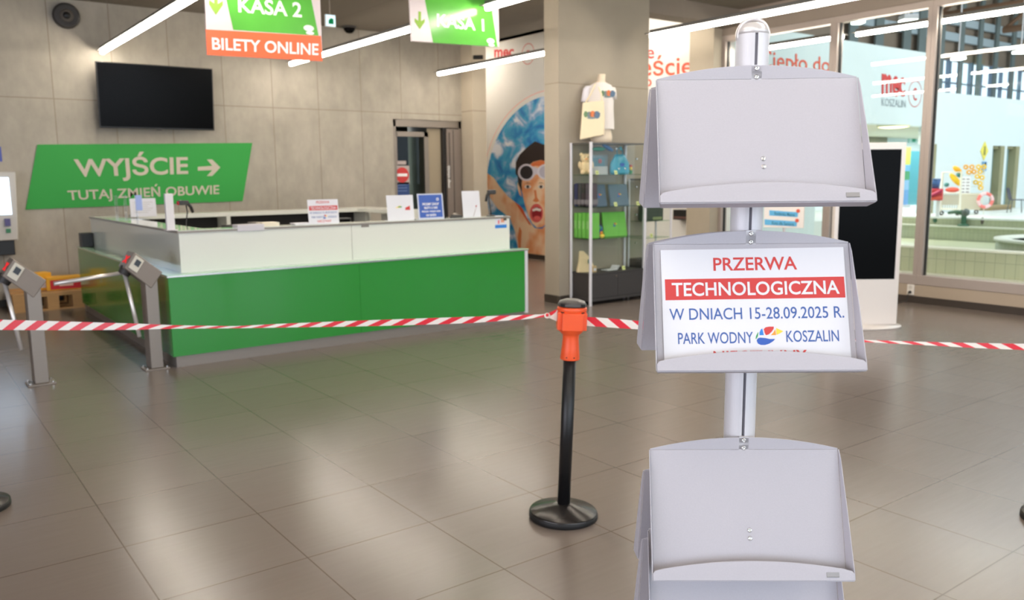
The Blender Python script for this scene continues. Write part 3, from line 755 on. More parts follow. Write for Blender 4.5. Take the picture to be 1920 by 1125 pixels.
def art_blue(t, Q, pr_, bar):
    bar(0.05, 0.05, 0.95, 0.94, mat('sign_blue', (58, 92, 172), 0.5), 'blue_field')
    def ln(txt, u0, v0, u1, v1): MB().text(txt, Q(u0, v0, u1, v1), 0.0016, bold=0.02).build('lettering', LETTER, t)
    ln('PROSIMY ZAKUP', 0.18, 0.36, 0.82, 0.46); ln('BILETU U NAS', 0.24, 0.51, 0.76, 0.60); ln('PRZED WEJŚCIEM', 0.14, 0.65, 0.86, 0.75); ln('NA BASEN', 0.30, 0.80, 0.68, 0.89)
    q_ = Q(0.72, 0.16, 0.84, 0.3); c_ = (q_[0] + q_[3]) / 2; MB().torus(c_ + Vector((0, -0.002, 0)), 0.012, 0.004, (0, 1, 0), 16, 6).build('round_mark', LETTER, t)
table_sign('blue sign with white lettering standing on the counter', 784, 832, 363, 7.57, art=art_blue, paper=mat('clear_sign_rim', (196, 200, 214), 0.3))
def art_pen(t, Q, pr_, bar):
    q_ = Q(0.55, 0.55, 0.8, 0.98); MB().tube([q_[1] + Vector((0, -0.004, 0)), q_[2] + Vector((0, -0.006, 0))], 0.0015, 6).build('cord', mat('cord_brown', (150, 110, 90), 0.6), t)
    MB().ball((q_[0] + q_[1]) / 2 + Vector((0.02, -0.004, -0.01)), 0.007, 0, 10).build('pen_clip', INK_RED, t)
table_sign('blank white sign beside the scanner at the right end of the counter', 868, 901, 358, 7.57, art=art_pen)
def art_text(t, Q, pr_, bar):
    for i in range(6): bar(0.12, 0.2 + 0.11 * i, 0.88 - 0.1 * (i % 3), 0.225 + 0.11 * i, mat('grey_ink', (188, 182, 178), 0.6), 'text_line')
table_sign('white printed sheet on the left arm of the counter, below the green wall sign', 243, 292, 372, 10.7, art=art_text)
# slim white post with a slot (hand-out dispenser)
p = atY(320, 430, 7.62); ph = atY(320, 363, 7.62).z
t = thing('dispenser_post', 'slim white upright post on the counter corner', 'dispenser', (p.x, 7.62, TZ))
m = MB(); m.box((-0.034, -0.02, 0.004), (0.034, 0.02, ph - TZ)); m.build('column', mat('satin_white', (222, 216, 216), 0.45), t, bevel=0.004)
MB().box((-0.05, -0.045, 0), (0.05, 0.045, 0.004)).build('foot', MATS['satin_white'], t)
# clear acrylic leaflet holder on the left arm
p = atZ(226, 411, TZ)
t = thing('acrylic_holder', 'clear acrylic leaflet holder with a pale blue card, far left on the counter', 'leaflet holder', (2.2, 10.1, TZ), R(-35))
m = MB()
for x in (-0.16, -0.06, 0.06): m.box((x, -0.03, 0), (x + 0.004, 0.03, 0.27))
m.box((-0.17, -0.05, 0), (0.14, 0.05, 0.005)); m.build('body', ACRYL, t)
MB().box((0.07, -0.03, 0.10), (0.14, -0.026, 0.27)).build('card', mat('pale_blue_card', (170, 188, 240), 0.5), t)
# desk scanner at the left corner
def scanner(label, px, py, y, zb, rz):
    a = atY(px, py, y)
    t = thing('barcode_scanner', label, 'scanner', (a.x, y, zb), rz, 'handheld scanners on their stands')
    h_ = a.z - zb
    MB().lathe([(0.055, 0), (0.055, 0.006), (0.045, 0.010), (0.012, 0.014), (1e-6, 0.014)], n=28).build('stand_foot', BLACKP, t)
    MB().tube([(0, 0, 0.012), (0.01, 0, h_ * 0.4), (0.03, 0, h_ * 0.7), (0.02, 0, h_ * 0.92)], 0.006, 8).build('gooseneck', DARKP, t)
    g = MB(); g.loft([[Vector((x, yy * w_, h_ + zz * hh)) for yy, zz in ((-1, -1), (1, -1), (1, 1), (-1, 1))] for x, w_, hh in ((-0.06, 0.030, 0.020), (-0.03, 0.034, 0.026), (0.02, 0.026, 0.022), (0.045, 0.018, 0.018))], smooth=False)
    g.build('scanner_head', mat('scanner_grey', (52, 50, 50), 0.4), t, bevel=0.006)
    g = MB(); g.tube([(0.03, 0, h_), (0.065, 0, h_ - 0.04), (0.085, 0, h_ - 0.10)], [0.018, 0.017, 0.014], 10); g.build('grip', BLACKP, t)
    return t
s1 = scanner('barcode scanner with a red face at the left of the counter, below the green sign', 345, 380, 8.6, TZ - 0.1, R(10))
MB().ball((-0.062, 0, atY(345, 380, 8.6).z - TZ + 0.1 - 0.004), 0.024, 0, 12, (0.5, 1, 0.8)).build('red_window', mat('scanner_red', (190, 30, 44), 0.3), s1)
scanner('barcode scanner on its stand at the right end of the counter, before the mural', 920, 360, 7.62, TZ, PI + R(15))
desk = MB().box((2.26, 7.69, 0.99), (3.3, 8.9, 1.02)); dsk = desk.build('clerk_desk', MATS['counter_board'], ctr); dsk.location = (-CX0, -CY0, 0)
t = thing('desk_terminal', 'black card terminal lying behind the counter edge, with a blue light', 'terminal', (2.75, 8.0, 1.02), R(8))
MB().prism([(-0.22, -0.1, 0), (0.2, -0.1, 0), (0.2, 0.1, 0), (-0.22, 0.1, 0)], (0, 0, 0.12)).build('body', BLACKP, t, bevel=0.01)
MB().box((-0.2, -0.09, 0.12), (0.05, 0.08, 0.15)).build('keypad', DARKP, t, bevel=0.005)
MB().box((0.06, -0.09, 0.12), (0.16, 0.06, 0.165)).build('card_slot', mat('slot_grey', (120, 112, 106), 0.4), t, bevel=0.005)
MB().cyl((0.2, -0.06, 0.12), (0.215, -0.07, 0.12), 0.022, n=14).build('blue_light', emit('blue_led', (70, 60, 255), 2.5), t)
# leaflet trays on the counter
t = thing('leaflet_rack', 'low grey leaflet rack hooked over the front edge of the counter', 'leaflet rack', (atY(478, 420, 7.6).x, 7.55, TZ))
w_ = (atY(520, 420, 7.55).x - atY(437, 420, 7.55).x) / 2
MB().box((-w_, -0.075, -0.03), (w_ * 0.2, 0.06, 0.028)).build('tray', mat('rack_grey', (206, 200, 204), 0.4), t, bevel=0.003)
MB().box((w_ * 0.22, -0.02, 0), (w_, 0.14, 0.035)).build('paper_stack', mat('cream_paper', (226, 216, 196), 0.7), t)
t = thing('paper_pile', 'thin pile of white papers on the counter, left of the red-band sign', 'papers', (atY(565, 420, 7.6).x, 7.6, TZ))
for i in range(4): MB().box((-0.07 - 0.004 * i, -0.04, 0.004 * i), (0.09 - 0.003 * i, 0.08, 0.004 * i + 0.0035)).build('sheet', PAPER, t)
t = thing('tape_dispenser', 'small dark desk dispenser beside the blank white sign', 'dispenser', (atY(855, 396, 7.6).x, 7.6, TZ))
MB().prism([(-0.07, -0.025, 0), (0.07, -0.025, 0), (0.06, -0.025, 0.028), (-0.055, -0.025, 0.035)], (0, 0.05, 0)).build('body', DARKP, t, bevel=0.004)
MB().cyl((-0.01, -0.02, 0.03), (-0.01, 0.02, 0.03), 0.02, n=16).build('roll', mat('roll_grey', (160, 150, 140), 0.4), t)
t = thing('pass_monitor', 'black card reader box on the desk behind the red-band sign', 'card reader', (3.95, 8.4, 0.99))
MB().box((-0.09, -0.06, 0), (0.09, 0.06, 0.18)).build('case', BLACKP, t, bevel=0.006)
MB().box((-0.07, -0.064, 0.1), (0.07, -0.06, 0.165)).build('display', SCREEN, t)
desk2 = MB().box((3.3, 7.69, 0.96), (5.4, 8.5, 0.99)).build('clerk_desk', MATS['counter_board'], ctr); desk2.location = (-CX0, -CY0, 0)
# black loudspeaker at the far end of the ledge
t = thing('ledge_speaker', 'small black box on the far left end of the green ledge', 'speaker', (CX0 + 0.075, 11.3, GZ + 0.006))
MB().box((-0.065, -0.08, 0), (0.07, 0.08, 0.17)).build('case', DARKP, t, bevel=0.008)
MB().box((-0.055, -0.085, 0.012), (0.06, -0.08, 0.158)).build('grille', BLACKP, t)
# sticker on the white upper panel
a = atY(928, 405, UY - 0.002); b_ = atY(950, 427, UY - 0.002)
t = thing('picture_sticker', 'small picture sticker on the right end of the white counter panel', 'sticker', ((a.x + b_.x) / 2, UY - 0.001, (a.z + b_.z) / 2))
hw, hh = (b_.x - a.x) / 2, (a.z - b_.z) / 2
m = MB(); m.box((-hw, -0.001, -hh), (hw, 0, hh), 0); m.box((-hw, -0.0014, -hh), (hw, -0.001, -hh * 0.45), 1); m.box((0.0, -0.0014, -hh * 0.1), (hw * 0.6, -0.001, hh * 0.6), 2); m.box((hw * 0.45, -0.0016, hh * 0.2), (hw, -0.001, hh), 3); m.box((-hw * 0.5, -0.0014, -hh * 0.3), (-hw * 0.25, -0.001, hh * 0.3), 4)
m.build('print', [PAPER, INK_LBLUE, mat('skin_print', (220, 150, 120), 0.6), mat('dark_print', (90, 80, 60), 0.6), mat('pink_print', (220, 90, 110), 0.6)], t)

# ================================================================== TURNSTILES
def make_turnstile():
    t = thing('turnstile', 'brushed steel tripod turnstile against the corner of the green counter', 'turnstile', (0, 0, 0), 0, 'tripod turnstiles')
    MB().box((-0.11, -0.09, 0), (0.09, 0.09, 0.012)).build('base_plate', STEEL, t, bevel=0.003)
    for x, y in ((-0.09, -0.07), (0.07, -0.07), (-0.09, 0.07), (0.07, 0.07)): MB().cyl((x, y, 0.012), (x, y, 0.025), 0.010, n=6).build('anchor_bolt', CHROME, t)
    MB().box((-0.055, -0.055, 0.012), (0.045, 0.12, 0.80)).build('post', STEEL, t, bevel=0.005)
    return t
ts = make_turnstile()
YF = 7.40
def tl3(px, py, dy=0.0):
    p_ = atY(px, py, YF); return Vector((p_.x - TS.x, p_.y - TS.y + dy, p_.z))
TS = Vector((1.735, 7.46, 0))
ts.location = TS
q = [tl3(252, 473), tl3(305, 510.6), tl3(284, 541), tl3(233.5, 503)]
hd = MB(); hd.prism(q, (0, 0.24, 0)); hdo = hd.build('head', mat('turnstile_steel', (138, 126, 116), 0.45, 0.4, noise=0.03, nscale=8), ts, bevel=0.006)
# reader plate on the face
def fq(u, v, f=0.0): return q[0] + (q[1] - q[0]) * u + (q[3] - q[0]) * v + Vector((0, -f, 0))
MB().prism([fq(0.07, 0.08), fq(0.36, 0.08), fq(0.36, 0.85), fq(0.07, 0.85)], (0, -0.014, 0)).build('card_reader', mat('reader_ivory', (212, 206, 190), 0.4), ts, bevel=0.003)
m = MB(); m.prism([fq(0.15, 0.22, 0.014), fq(0.31, 0.22, 0.014), fq(0.31, 0.55, 0.014), fq(0.15, 0.55, 0.014)], (0, -0.003, 0)); m.build('reader_display', mat('reader_dark', (44, 50, 54), 0.3), bpy.data.objects['card_reader'])
# red cross indicator on the left end face
l0, l1 = q[0], q[3]
dn = (l1 - l0); out = Vector((-(dn.z), 0, dn.x)).normalized()
if out.x > 0: out = -out
m = MB()
for a_, b_ in (((0.3, 0.06), (0.7, 0.16)), ((0.7, 0.06), (0.3, 0.16))):
    p0 = l0 + dn * a_[0] + Vector((0, a_[1], 0)) + out * 0.002; p1 = l0 + dn * b_[0] + Vector((0, b_[1], 0)) + out * 0.002
    m.tube([p0, p1], 0.006, 6)
m.build('red_cross_light', emit('red_led', (255, 56, 60), 0.9), ts)
hc = fq(0.16, 1.05); hub = hc + Vector((0, 0.12, 0))
ax_ = dn.normalized()
MB().cyl(hub - ax_ * 0.03, hub + ax_ * 0.035, 0.055, 0.045, n=24).build('hub', DARKP, ts)
e1 = tl3(104, 534); e1.y = hub.y - 0.04; s1_ = hub + ax_ * 0.015
MB().tube([s1_, s1_.lerp(e1, 0.5), e1], 0.0165, 12).build('arm', mat('arm_steel', (226, 220, 214), 0.28, 0.5), ts)
e2 = tl3(264, 633); e2.y = hub.y - 0.08
MB().tube([s1_, s1_.lerp(e2, 0.5), e2], 0.0165, 12).build('arm', mat('arm_steel', (226, 220, 214), 0.28, 0.5), ts)
tleft = dup(ts, TS - Vector((0.865, -0.02, 0)), 'brushed steel tripod turnstile at the left edge, before the wall kiosk')

# ================================================================== LEFT: PAYMENT KIOSK, PALLETS
KY = YW - 0.22
def kp(px, py): p_ = atY(px, py, KY); return p_
a = kp(24.5, 334)
t = thing('payment_kiosk', 'white self-service payment kiosk with a lit screen on the back wall', 'kiosk', (kp(0, 400).x, YW - 0.004, 0))
ox = t.location.x
def kl(px, py, dy=0.0): p_ = kp(px, py); return Vector((p_.x - ox, p_.y - YW + 0.004 + dy, p_.z))
x1a, x1b = kl(25, 334).x, kl(34, 447).x; zt, zb = kl(20, 322).z, kl(30, 450).z
MB().prism([(-0.55, -0.22, zb), (x1b, -0.22, zb), (x1a + 0.03, -0.22, zt), (-0.55, -0.22, zt)], (0, 0.22, 0)).build('housing', mat('kiosk_white', (196, 190, 182), 0.4), t, bevel=0.01)
zs0, zs1 = kl(18, 402).z, kl(15, 333).z
MB().box((-0.45, -0.228, zs0), (kl(19, 370).x, -0.22, zs1)).build('screen', emit('kiosk_screen', (206, 230, 255), 3.5), t)
MB().box((kl(8, 412).x, -0.245, kl(8, 424).z), (kl(19, 412).x, -0.22, kl(8, 410).z)).build('card_terminal', mat('terminal_violet', (86, 80, 130), 0.4), t, bevel=0.004)
MB().box((kl(11, 432).x, -0.235, kl(8, 437).z), (kl(20, 432).x, -0.22, kl(8, 429).z)).build('coin_slot', mat('slot_green', (60, 130, 90), 0.4), t, bevel=0.003)
MB().box((-0.5, -0.18, kl(30, 478).z), (kl(29, 465).x, 0, zb)).build('cash_box', BLACKP, t, bevel=0.008)
a = atY(-8, 275, YW - 0.004); b_ = atY(4.5, 303, YW - 0.004)
tag(MB().box((a.x, YW - 0.006, b_.z), (b_.x, YW, a.z)).build('wall_plate', mat('plate_blue', (74, 88, 168), 0.5)), 'small blue plate on the wall at the left edge, above the kiosk', 'sign')
WOOD = mat('pallet_wood', (196, 150, 96), 0.7, noise=0.14, nscale=5, stretch=(1, 8, 8))
PY = 11.75
a = atY(84, 548, PY); b_ = atY(157, 548, PY)
pal = thing('pallet', 'wooden pallet carrying yellow boxes, between turnstile and counter', 'pallet', (a.x, PY, 0), 0, 'wooden pallets by the back wall')
pw = b_.x - a.x; px0 = -0.35
for y in (0, 0.33, 0.66): MB().box((px0, y, 0.20), (pw, y + 0.14, 0.222)).build('deck_board', WOOD, pal)
MB().box((px0, 0.0, 0.175), (pw, 0.8, 0.20)).build('stringer_board', WOOD, pal)
for x in (px0, pw * 0.05, pw - 0.13):
    for y in (0, 0.33, 0.66): MB().box((x, y, 0.022), (x + 0.13, y + 0.14, 0.175)).build('block', WOOD, pal)
for y in (0, 0.33, 0.66): MB().box((px0, y, 0), (pw, y + 0.14, 0.022)).build('bottom_board', WOOD, pal)
dup(pal, (a.x - 1.0, PY - 0.12, 0), 'wooden pallet behind the left turnstile')
ztop = 0.222
YEL = mat('box_yellow', (240, 176, 46), 0.6); REDB = mat('box_red', (206, 36, 44), 0.55)
c0 = atY(76, 525, PY + 0.3)
t = thing('carton', 'yellow carton standing upright on the pallet, left of the red one', 'box', (c0.x + 0.02, PY + 0.42, ztop), R(14))
MB().box((-0.09, -0.10, 0), (0.09, 0.10, 0.22)).build('body', YEL, t, bevel=0.003); MB().box((-0.04, -0.102, 0.03), (0.06, -0.10, 0.14)).build('label_patch', PAPER, t)
c1 = atY(119, 525, PY + 0.3)
t = thing('carton', 'yellow carton with a red front lying on the pallet', 'box', (c1.x, PY + 0.32, ztop), R(-4))
MB().box((-0.2, -0.14, 0), (0.2, 0.14, 0.16)).build('body', YEL, t, bevel=0.003); MB().box((-0.16, -0.143, 0.012), (0.19, -0.14, 0.13)).build('front_label', REDB, t)
MB().box((-0.06, -0.145, 0.05), (0.10, -0.143, 0.10)).build('label_patch', mat('pale_label', (236, 200, 180), 0.6), t)
c2 = atZ(128, 558)
t = MB(); 
for i in range(7):
    a0 = random.uniform(0, 6); t.box((c2.x - 0.1 + 0.03 * i, c2.y - 0.02, 0.0), (c2.x - 0.02 + 0.03 * i, c2.y + 0.06, 0.012 + 0.012 * (i % 3)), rot=Matrix.Rotation(a0, 3, 'Z'))
tag(t.build('plastic_scrap', mat('scrap_film', (206, 204, 206), 0.3)), 'crumpled white plastic film on the floor in front of the pallet', 'scrap')

# ================================================================== BACK WALL: TV, GREEN SIGN, CEILING FIXTURES
TY = YW - 0.17
cs = [atY(*p_, TY) for p_ in ((178, 122), (395, 123), (400, 242), (187, 243))]
x0 = min(cs[0].x, cs[3].x); x1 = max(cs[1].x, cs[2].x); z1 = (cs[0].z + cs[1].z) / 2; z0 = (cs[2].z + cs[3].z) / 2
tv = thing('television', 'large black switched-off television on the concrete wall above the green sign', 'television', ((x0 + x1) / 2, YW - 0.004, (z0 + z1) / 2))
hw = (x1 - x0) / 2; hh = (z1 - z0) / 2; rt = Matrix.Rotation(R(5), 3, 'X')
MB().box((-hw, -0.20, -hh), (hw, -0.155, hh), rot=rt).build('bezel', BLACKP, tv, bevel=0.005)
MB().box((-hw + 0.015, -0.203, -hh + 0.02), (hw - 0.015, -0.199, hh - 0.015), rot=rt).build('screen', SCREEN, tv)
MB().box((-0.3, -0.16, -0.25), (0.3, 0, 0.25)).build('wall_bracket', DARKP, tv)
MB().box((-0.03, -0.204, -hh - 0.012), (0.03, -0.19, -hh + 0.006), rot=rt, piv=(0, -0.18, 0)).build('logo_tab', DARKP, tv)
gy = YW - 0.012
q = [atY(*p_, gy) for p_ in ((70, 271), (473, 268), (455, 377), (48, 393))]
gs = thing('exit_sign_panel', 'large green slanted wall sign reading WYJŚCIE with an arrow', 'sign', ((q[0].x + q[2].x) / 2, YW, (q[0].z + q[2].z) / 2))
go = gs.location.copy()
def gl(px, py, l=0.0): p_ = atY(px, py, gy - l); return p_ - go
MB().prism([gl(70, 271), gl(473, 268), gl(455, 377), gl(48, 393)], (0, 0.011, 0)).build('panel', SIGNGREEN, gs)
MB().text('WYJŚCIE', [gl(136, 287), gl(352, 283), gl(144, 342), gl(353, 336)], 0.003, bold=0.022).build('lettering', BEIGELET, gs)
MB().text('TUTAJ ZMIEŃ OBUWIE', [gl(125, 351), gl(411, 341), gl(129, 381), gl(411, 369)], 0.003, bold=0.016).build('lettering', BEIGELET, gs)
m = MB(); m.prism([gl(371, 313, .002), gl(371, 320, .002), gl(398, 319, .002), gl(388, 330, .002), gl(398, 330, .002), gl(413, 314, .002), gl(398, 299, .002), gl(388, 299, .002), gl(398, 311, .002)], (0, 0.002, 0)); m.build('arrow', BEIGELET, gs)
# hanging ticket-desk signs
SYP = 7.285
def hang_sign(label, quad, poly_g, arrow, txt, tq, orange=None, otxt=None, oq=None, lg=None):
    c = (atY(*quad[2], SYP) + atY(*quad[3], SYP)) / 2
    t = thing('hanging_sign', label, 'sign', (c.x, SYP, c.z), 0, 'ticket desk signs hanging from the ceiling')
    o = t.location.copy()
    def P(px, py, l=0.0): p_ = atY(px, py, SYP - l); return p_ - o
    tq0 = [P(*quad[0]), P(*quad[1]), P(*quad[3]), P(*quad[2])]
    MB().prism(tq0, (0, 0.02, 0)).build('panel', mat('panel_white', (214, 200, 200), 0.3), t)
    gm = mat('desk_sign_green', (92, 176, 66), 0.2, noise=0.22, nscale=3.0)
    MB().prism([P(*p_, 0.002) for p_ in poly_g], (0, 0.0015, 0)).build('green_field', gm, t)
    MB().prism([P(*p_, 0.002) for p_ in arrow], (0, 0.0015, 0)).build('arrow', mat('arrow_green', (134, 176, 42), 0.5), t)
    MB().text(txt, [P(*p_, 0.003) for p_ in tq], 0.001, bold=0.02).build('lettering', LETTER, t)
    if orange:
        MB().prism([P(*p_, 0.002) for p_ in orange], (0, 0.0015, 0)).build('orange_strip', mat('strip_orange', (240, 104, 58), 0.35), t)
        MB().text(otxt, [P(*p_, 0.003) for p_ in oq], 0.001, bold=0.02).build('lettering', LETTER, t)
    if lg:
        m = MB(); a_ = P(lg[0], lg[1], 0.003)
        m.ball(a_, 0.05, 0, 12, (1, 0.04, 0.55)); m.ball(a_ + Vector((0.01, 0, -0.04)), 0.04, 0, 12, (1, 0.04, 0.4)); m.build('small_logo', LETTER, t)
    top = max(p_.z for p_ in tq0)
    for i in (0, 1):
        xx = tq0[i].x * 0.85; MB().cyl((xx, 0.01, top - 0.01), (xx, 0.01, CE - o.z), 0.002, n=6).build('wire', STEEL, t)
    return t
def arr(cx, cy, w_, h_):
    return [(cx - w_*0.13, cy - h_/2), (cx + w_*0.13, cy - h_/2 + 1), (cx + w_*0.13, cy + h_*0.05), (cx + w_/2, cy - h_*0.08), (cx + w_*0.5, cy + h_*0.1), (cx, cy + h_/2), (cx - w_/2, cy + h_*0.07), (cx - w_*0.5, cy - h_*0.12), (cx - w_*0.13, cy + h_*0.03)]
hang_sign('hanging green sign KASA 2 with an orange strip below it', [(382, -60), (598, -52), (388, 103), (605, 115)],
          [(411, -59), (573, -53), (597.5, 67), (437.5, 56)], arr(405, 5, 26, 46), 'KASA 2', [(446, -6), (565, 5), (447, 23), (566, 33)],
          [(385.5, 55), (602, 67.5), (605, 115), (388, 103)], 'BILETY ONLINE', [(397, 70), (597, 82), (398, 93), (597, 104)], (579, 53))
hang_sign('hanging green sign KASA 1 nearer the pillar, crossed by a lamp reflection', [(765, -58), (934, -48), (772, 77), (936, 88.5)],
          [(786, -57), (912, -49), (933, 88), (812, 80)], arr(787, 38, 19, 34), 'KASA 1', [(819, 25), (907, 36), (819, 50), (908, 59)], None, None, None, (920, 77))
# ceiling and wall fixtures
p = atY(126, 28, YW - 0.1)
t = thing('wall_speaker', 'round dark loudspeaker high on the concrete wall at upper left', 'speaker', (p.x, YW, p.z))
rx = Matrix.Rotation(PI / 2, 3, 'X')
MB().lathe([(0.16, 0), (0.16, 0.05), (0.15, 0.07), (0.13, 0.075), (0.05, 0.06), (1e-6, 0.06)], n=36, rot=rx).build('ring', DARKP, t)
MB().lathe([(0.11, 0.062), (0.05, 0.07), (1e-6, 0.075)], n=28, rot=rx).build('cone', mat('cone_grey', (92, 84, 76), 0.6), t)
MB().ball((0, -0.075, -0.0), 0.045, 0, 14, (1, 0.5, 1)).build('dust_cap', BLACKP, t)
p = atZ(655, 58, CE - 0.07)
t = thing('dome_camera', 'dark dome camera on the ceiling between the two hanging signs', 'camera', (p.x, min(p.y, YW - 0.2), CE))
MB().lathe([(0.10, -0.03), (0.11, -0.02), (0.11, 0)], n=28).build('mount', DARKP, t); MB().lathe([(1e-6, -0.11), (0.05, -0.10), (0.085, -0.06), (0.09, -0.03)], n=28).build('dome', SCREEN, t)
p = atY(868, 112, 12.40)
t = thing('bracket_camera', 'small black camera fixed on the column above the back door', 'camera', (atY(889, 112, YW - 0.352).x, YW - 0.352, p.z))
MB().box((-0.02, -0.06, -0.02), (0.02, 0, 0.02)).build('bracket', DARKP, t); MB().cyl((-0.06, -0.08, 0), (0.09, -0.12, 0.01), 0.035, n=16).build('body', BLACKP, t)
p = atY(619, 39, 9.6)
t = thing('emergency_exit_light', 'small lit green and white emergency exit sign beside the larger hanging sign', 'exit sign', (p.x, 9.6, p.z))
hw = 0.065
MB().box((-hw, -0.015, -0.07), (hw, 0.015, 0.07)).build('case', mat('exit_case', (220, 226, 230), 0.4), t, bevel=0.005)
MB().box((-hw + 0.006, -0.018, -0.062), (hw - 0.006, -0.015, 0.062)).build('lit_panel', emit('exit_white', (214, 240, 250), 1.5), t)
MB().prism([(-0.03, -0.0205, -0.04), (0.035, -0.0205, -0.04), (0.035, -0.0205, 0.02), (0.0, -0.0205, 0.03), (-0.03, -0.0205, 0.0)], (0, 0.002, 0)).build('green_pictogram', emit('exit_green', (30, 150, 90), 0.7), t)
MB().cyl((0, 0, 0.07), (0, 0, CE - p.z), 0.006, n=8).build('drop_rod', STEEL, t)
# no-entry sign and blue notice on the door glass
ny = YW + 0.055
def np2(px, py): return atY(px, py, ny)
c = np2(754, 328); r_ = (np2(767, 328).x - np2(740, 328).x) / 2
t = thing('no_entry_sign', 'square no-entry sign, red disc with white bar, on the back door glass', 'sign', (c.x, ny, c.z))
MB().box((-r_ * 1.02, 0, -r_ * 1.12), (r_ * 1.02, 0.004, r_ * 1.12)).build('plate', mat('plate_grey', (178, 164, 158), 0.5), t)
MB().cyl((0, 0.0, 0), (0, -0.003, 0), r_ * 0.92, n=40).build('red_disc', INK_RED, t)
MB().box((-r_ * 0.7, -0.006, -r_ * 0.17), (r_ * 0.7, -0.003, r_ * 0.17)).build('white_bar', LETTER, t)
MB().box((-r_ * 0.6, 0, r_ * 1.25), (r_ * 0.6, 0.004, r_ * 1.7)).build('small_plate', MATS['plate_grey'], t)
c = np2(754, 353)
t = thing('blue_notice', 'dark blue notice on the door glass below the no-entry sign', 'notice', (c.x, ny, c.z))
MB().box((-r_ * 1.0, 0, -0.12), (r_ * 1.0, 0.004, 0.1)).build('plate', mat('notice_blue', (44, 70, 122), 0.5), t)
for i in range(3): MB().box((-r_ * 0.7, -0.001, 0.05 - 0.05 * i), (r_ * 0.7, 0, 0.062 - 0.05 * i)).build('text_line', mat('notice_text', (110, 130, 170), 0.5), t)

# ================================================================== RIGHT WALL: MURAL AND WALL LETTERING
XMU = XW - 0.006
mo = atX(1015, 330, XMU); mo.x = XW
mural = thing('wall_mural', 'large oval photo mural of a laughing boy in swim goggles on white wall', 'mural', mo)
def mz(zx, zy): return (880 + zx * 0.2846, 160 + zy * 0.2846)
def mp(zx, zy, l=0.0):
    p_ = atX(*mz(zx, zy), XMU - l); q_ = p_ - mo; q_.z = max(q_.z, 0.087 - mo.z); return q_
def water():
    m = bpy.data.materials.new('printed_water'); m.use_nodes = True; nt = m.node_tree; b = nt.nodes['Principled BSDF']
    tc = nt.nodes.new('ShaderNodeTexCoord'); mpn = nt.nodes.new('ShaderNodeMapping'); mpn.inputs['Scale'].default_value = (1, 1.0, 1.3)
    nz = nt.nodes.new('ShaderNodeTexNoise'); nz.inputs['Scale'].default_value = 2.1; nz.inputs['Detail'].default_value = 5; nz.inputs['Distortion'].default_value = 0.8
    cr = nt.nodes.new('ShaderNodeValToRGB'); e = cr.color_ramp.elements
    e[0].position = 0.28; e[0].color = lin((24, 92, 172)); e[1].position = 0.64; e[1].color = lin((226, 230, 240))
    for p_, c in ((0.42, (36, 134, 198)), (0.50, (64, 164, 206)), (0.56, (140, 176, 214))):
        x = e.new(p_); x.color = lin(c)
    nt.links.new(tc.outputs['Object'], mpn.inputs[0]); nt.links.new(mpn.outputs[0], nz.inputs['Vector']); nt.links.new(nz.outputs['Fac'], cr.inputs[0]); nt.links.new(cr.outputs[0], b.inputs['Base Color'])
    b.inputs['Roughness'].default_value = 0.6
    return m
def skin_print():
    m = bpy.data.materials.new('printed_skin'); m.use_nodes = True; nt = m.node_tree; b = nt.nodes['Principled BSDF']
    tc = nt.nodes.new('ShaderNodeTexCoord'); nz = nt.nodes.new('ShaderNodeTexNoise'); nz.inputs['Scale'].default_value = 2.4; nz.inputs['Detail'].default_value = 2
    cr = nt.nodes.new('ShaderNodeValToRGB'); e = cr.color_ramp.elements
    e[0].position = 0.36; e[0].color = lin((226, 150, 100)); e[1].position = 0.58; e[1].color = lin((238, 204, 168))
    nt.links.new(tc.outputs['Object'], nz.inputs['Vector']); nt.links.new(nz.outputs['Fac'], cr.inputs[0]); nt.links.new(cr.outputs[0], b.inputs['Base Color'])
    b.inputs['Roughness'].default_value = 0.6
    return m
SKINP = skin_print()
e0 = Vector((XMU, 12.35, 1.35)); RY, RZ_ = 2.12, 1.76
def oval(k, l):
    return [Vector((-0.0061 - l, e0.y - mo.y + RY * k * math.cos(2*PI*i/72), max(0.087, e0.z + RZ_ * k * math.sin(2*PI*i/72)) - mo.z)) for i in range(72)]
MB().prism(oval(1.045, 0.0), (0.003, 0, 0)).build('outline', mat('outline_pink', (236, 176, 166), 0.6), mural)
MB().prism(oval(1.035, 0.001), (0.003, 0, 0)).build('margin', WHITE_WALL, mural)
MB().prism(oval(0.985, 0.002), (0.003, 0, 0)).build('water_picture', water(), mural)
def mpoly(nm, pts, m_, l): MB().prism([mp(x, y, l) for x, y in pts], (0.0012, 0, 0)).build(nm, m_, mural)
boy = mpoly
mpoly('boy_arm_and_torso', [(100,560),(123,583),(160,608),(200,668),(250,728),(300,768),(350,815),(372,865),(430,940),(480,945),(520,905),(600,900),(660,960),(720,1040),(760,1200),(330,1200),(318,1060),(300,960),(270,880),(225,840),(185,812),(150,760),(122,715),(100,690)], SKINP, 0.004)
mpoly('arm_shadow', [(300,768),(330,790),(352,815),(376,868),(410,925),(392,915),(372,880),(345,840)], mat('printed_red_shade', (206, 84, 44), 0.6), 0.0055)
mpoly('chest_shadow', [(318,1000),(330,930),(345,960),(338,1080),(325,1080)], mat('printed_orange_shade', (220, 128, 76), 0.6), 0.0055)
mpoly('ear', [(330,650),(316,640),(318,680),(330,720),(345,735)], SKINP, 0.0055)
mpoly('hair', [(304,582),(306,508),(330,458),(380,408),(432,368),(470,383),(520,400),(580,440),(625,520),(640,610),(628,720),(600,640),(470,560),(400,600),(352,596),(345,700),(322,650),(318,600)], mat('printed_hair', (38, 24, 22), 0.6), 0.006)
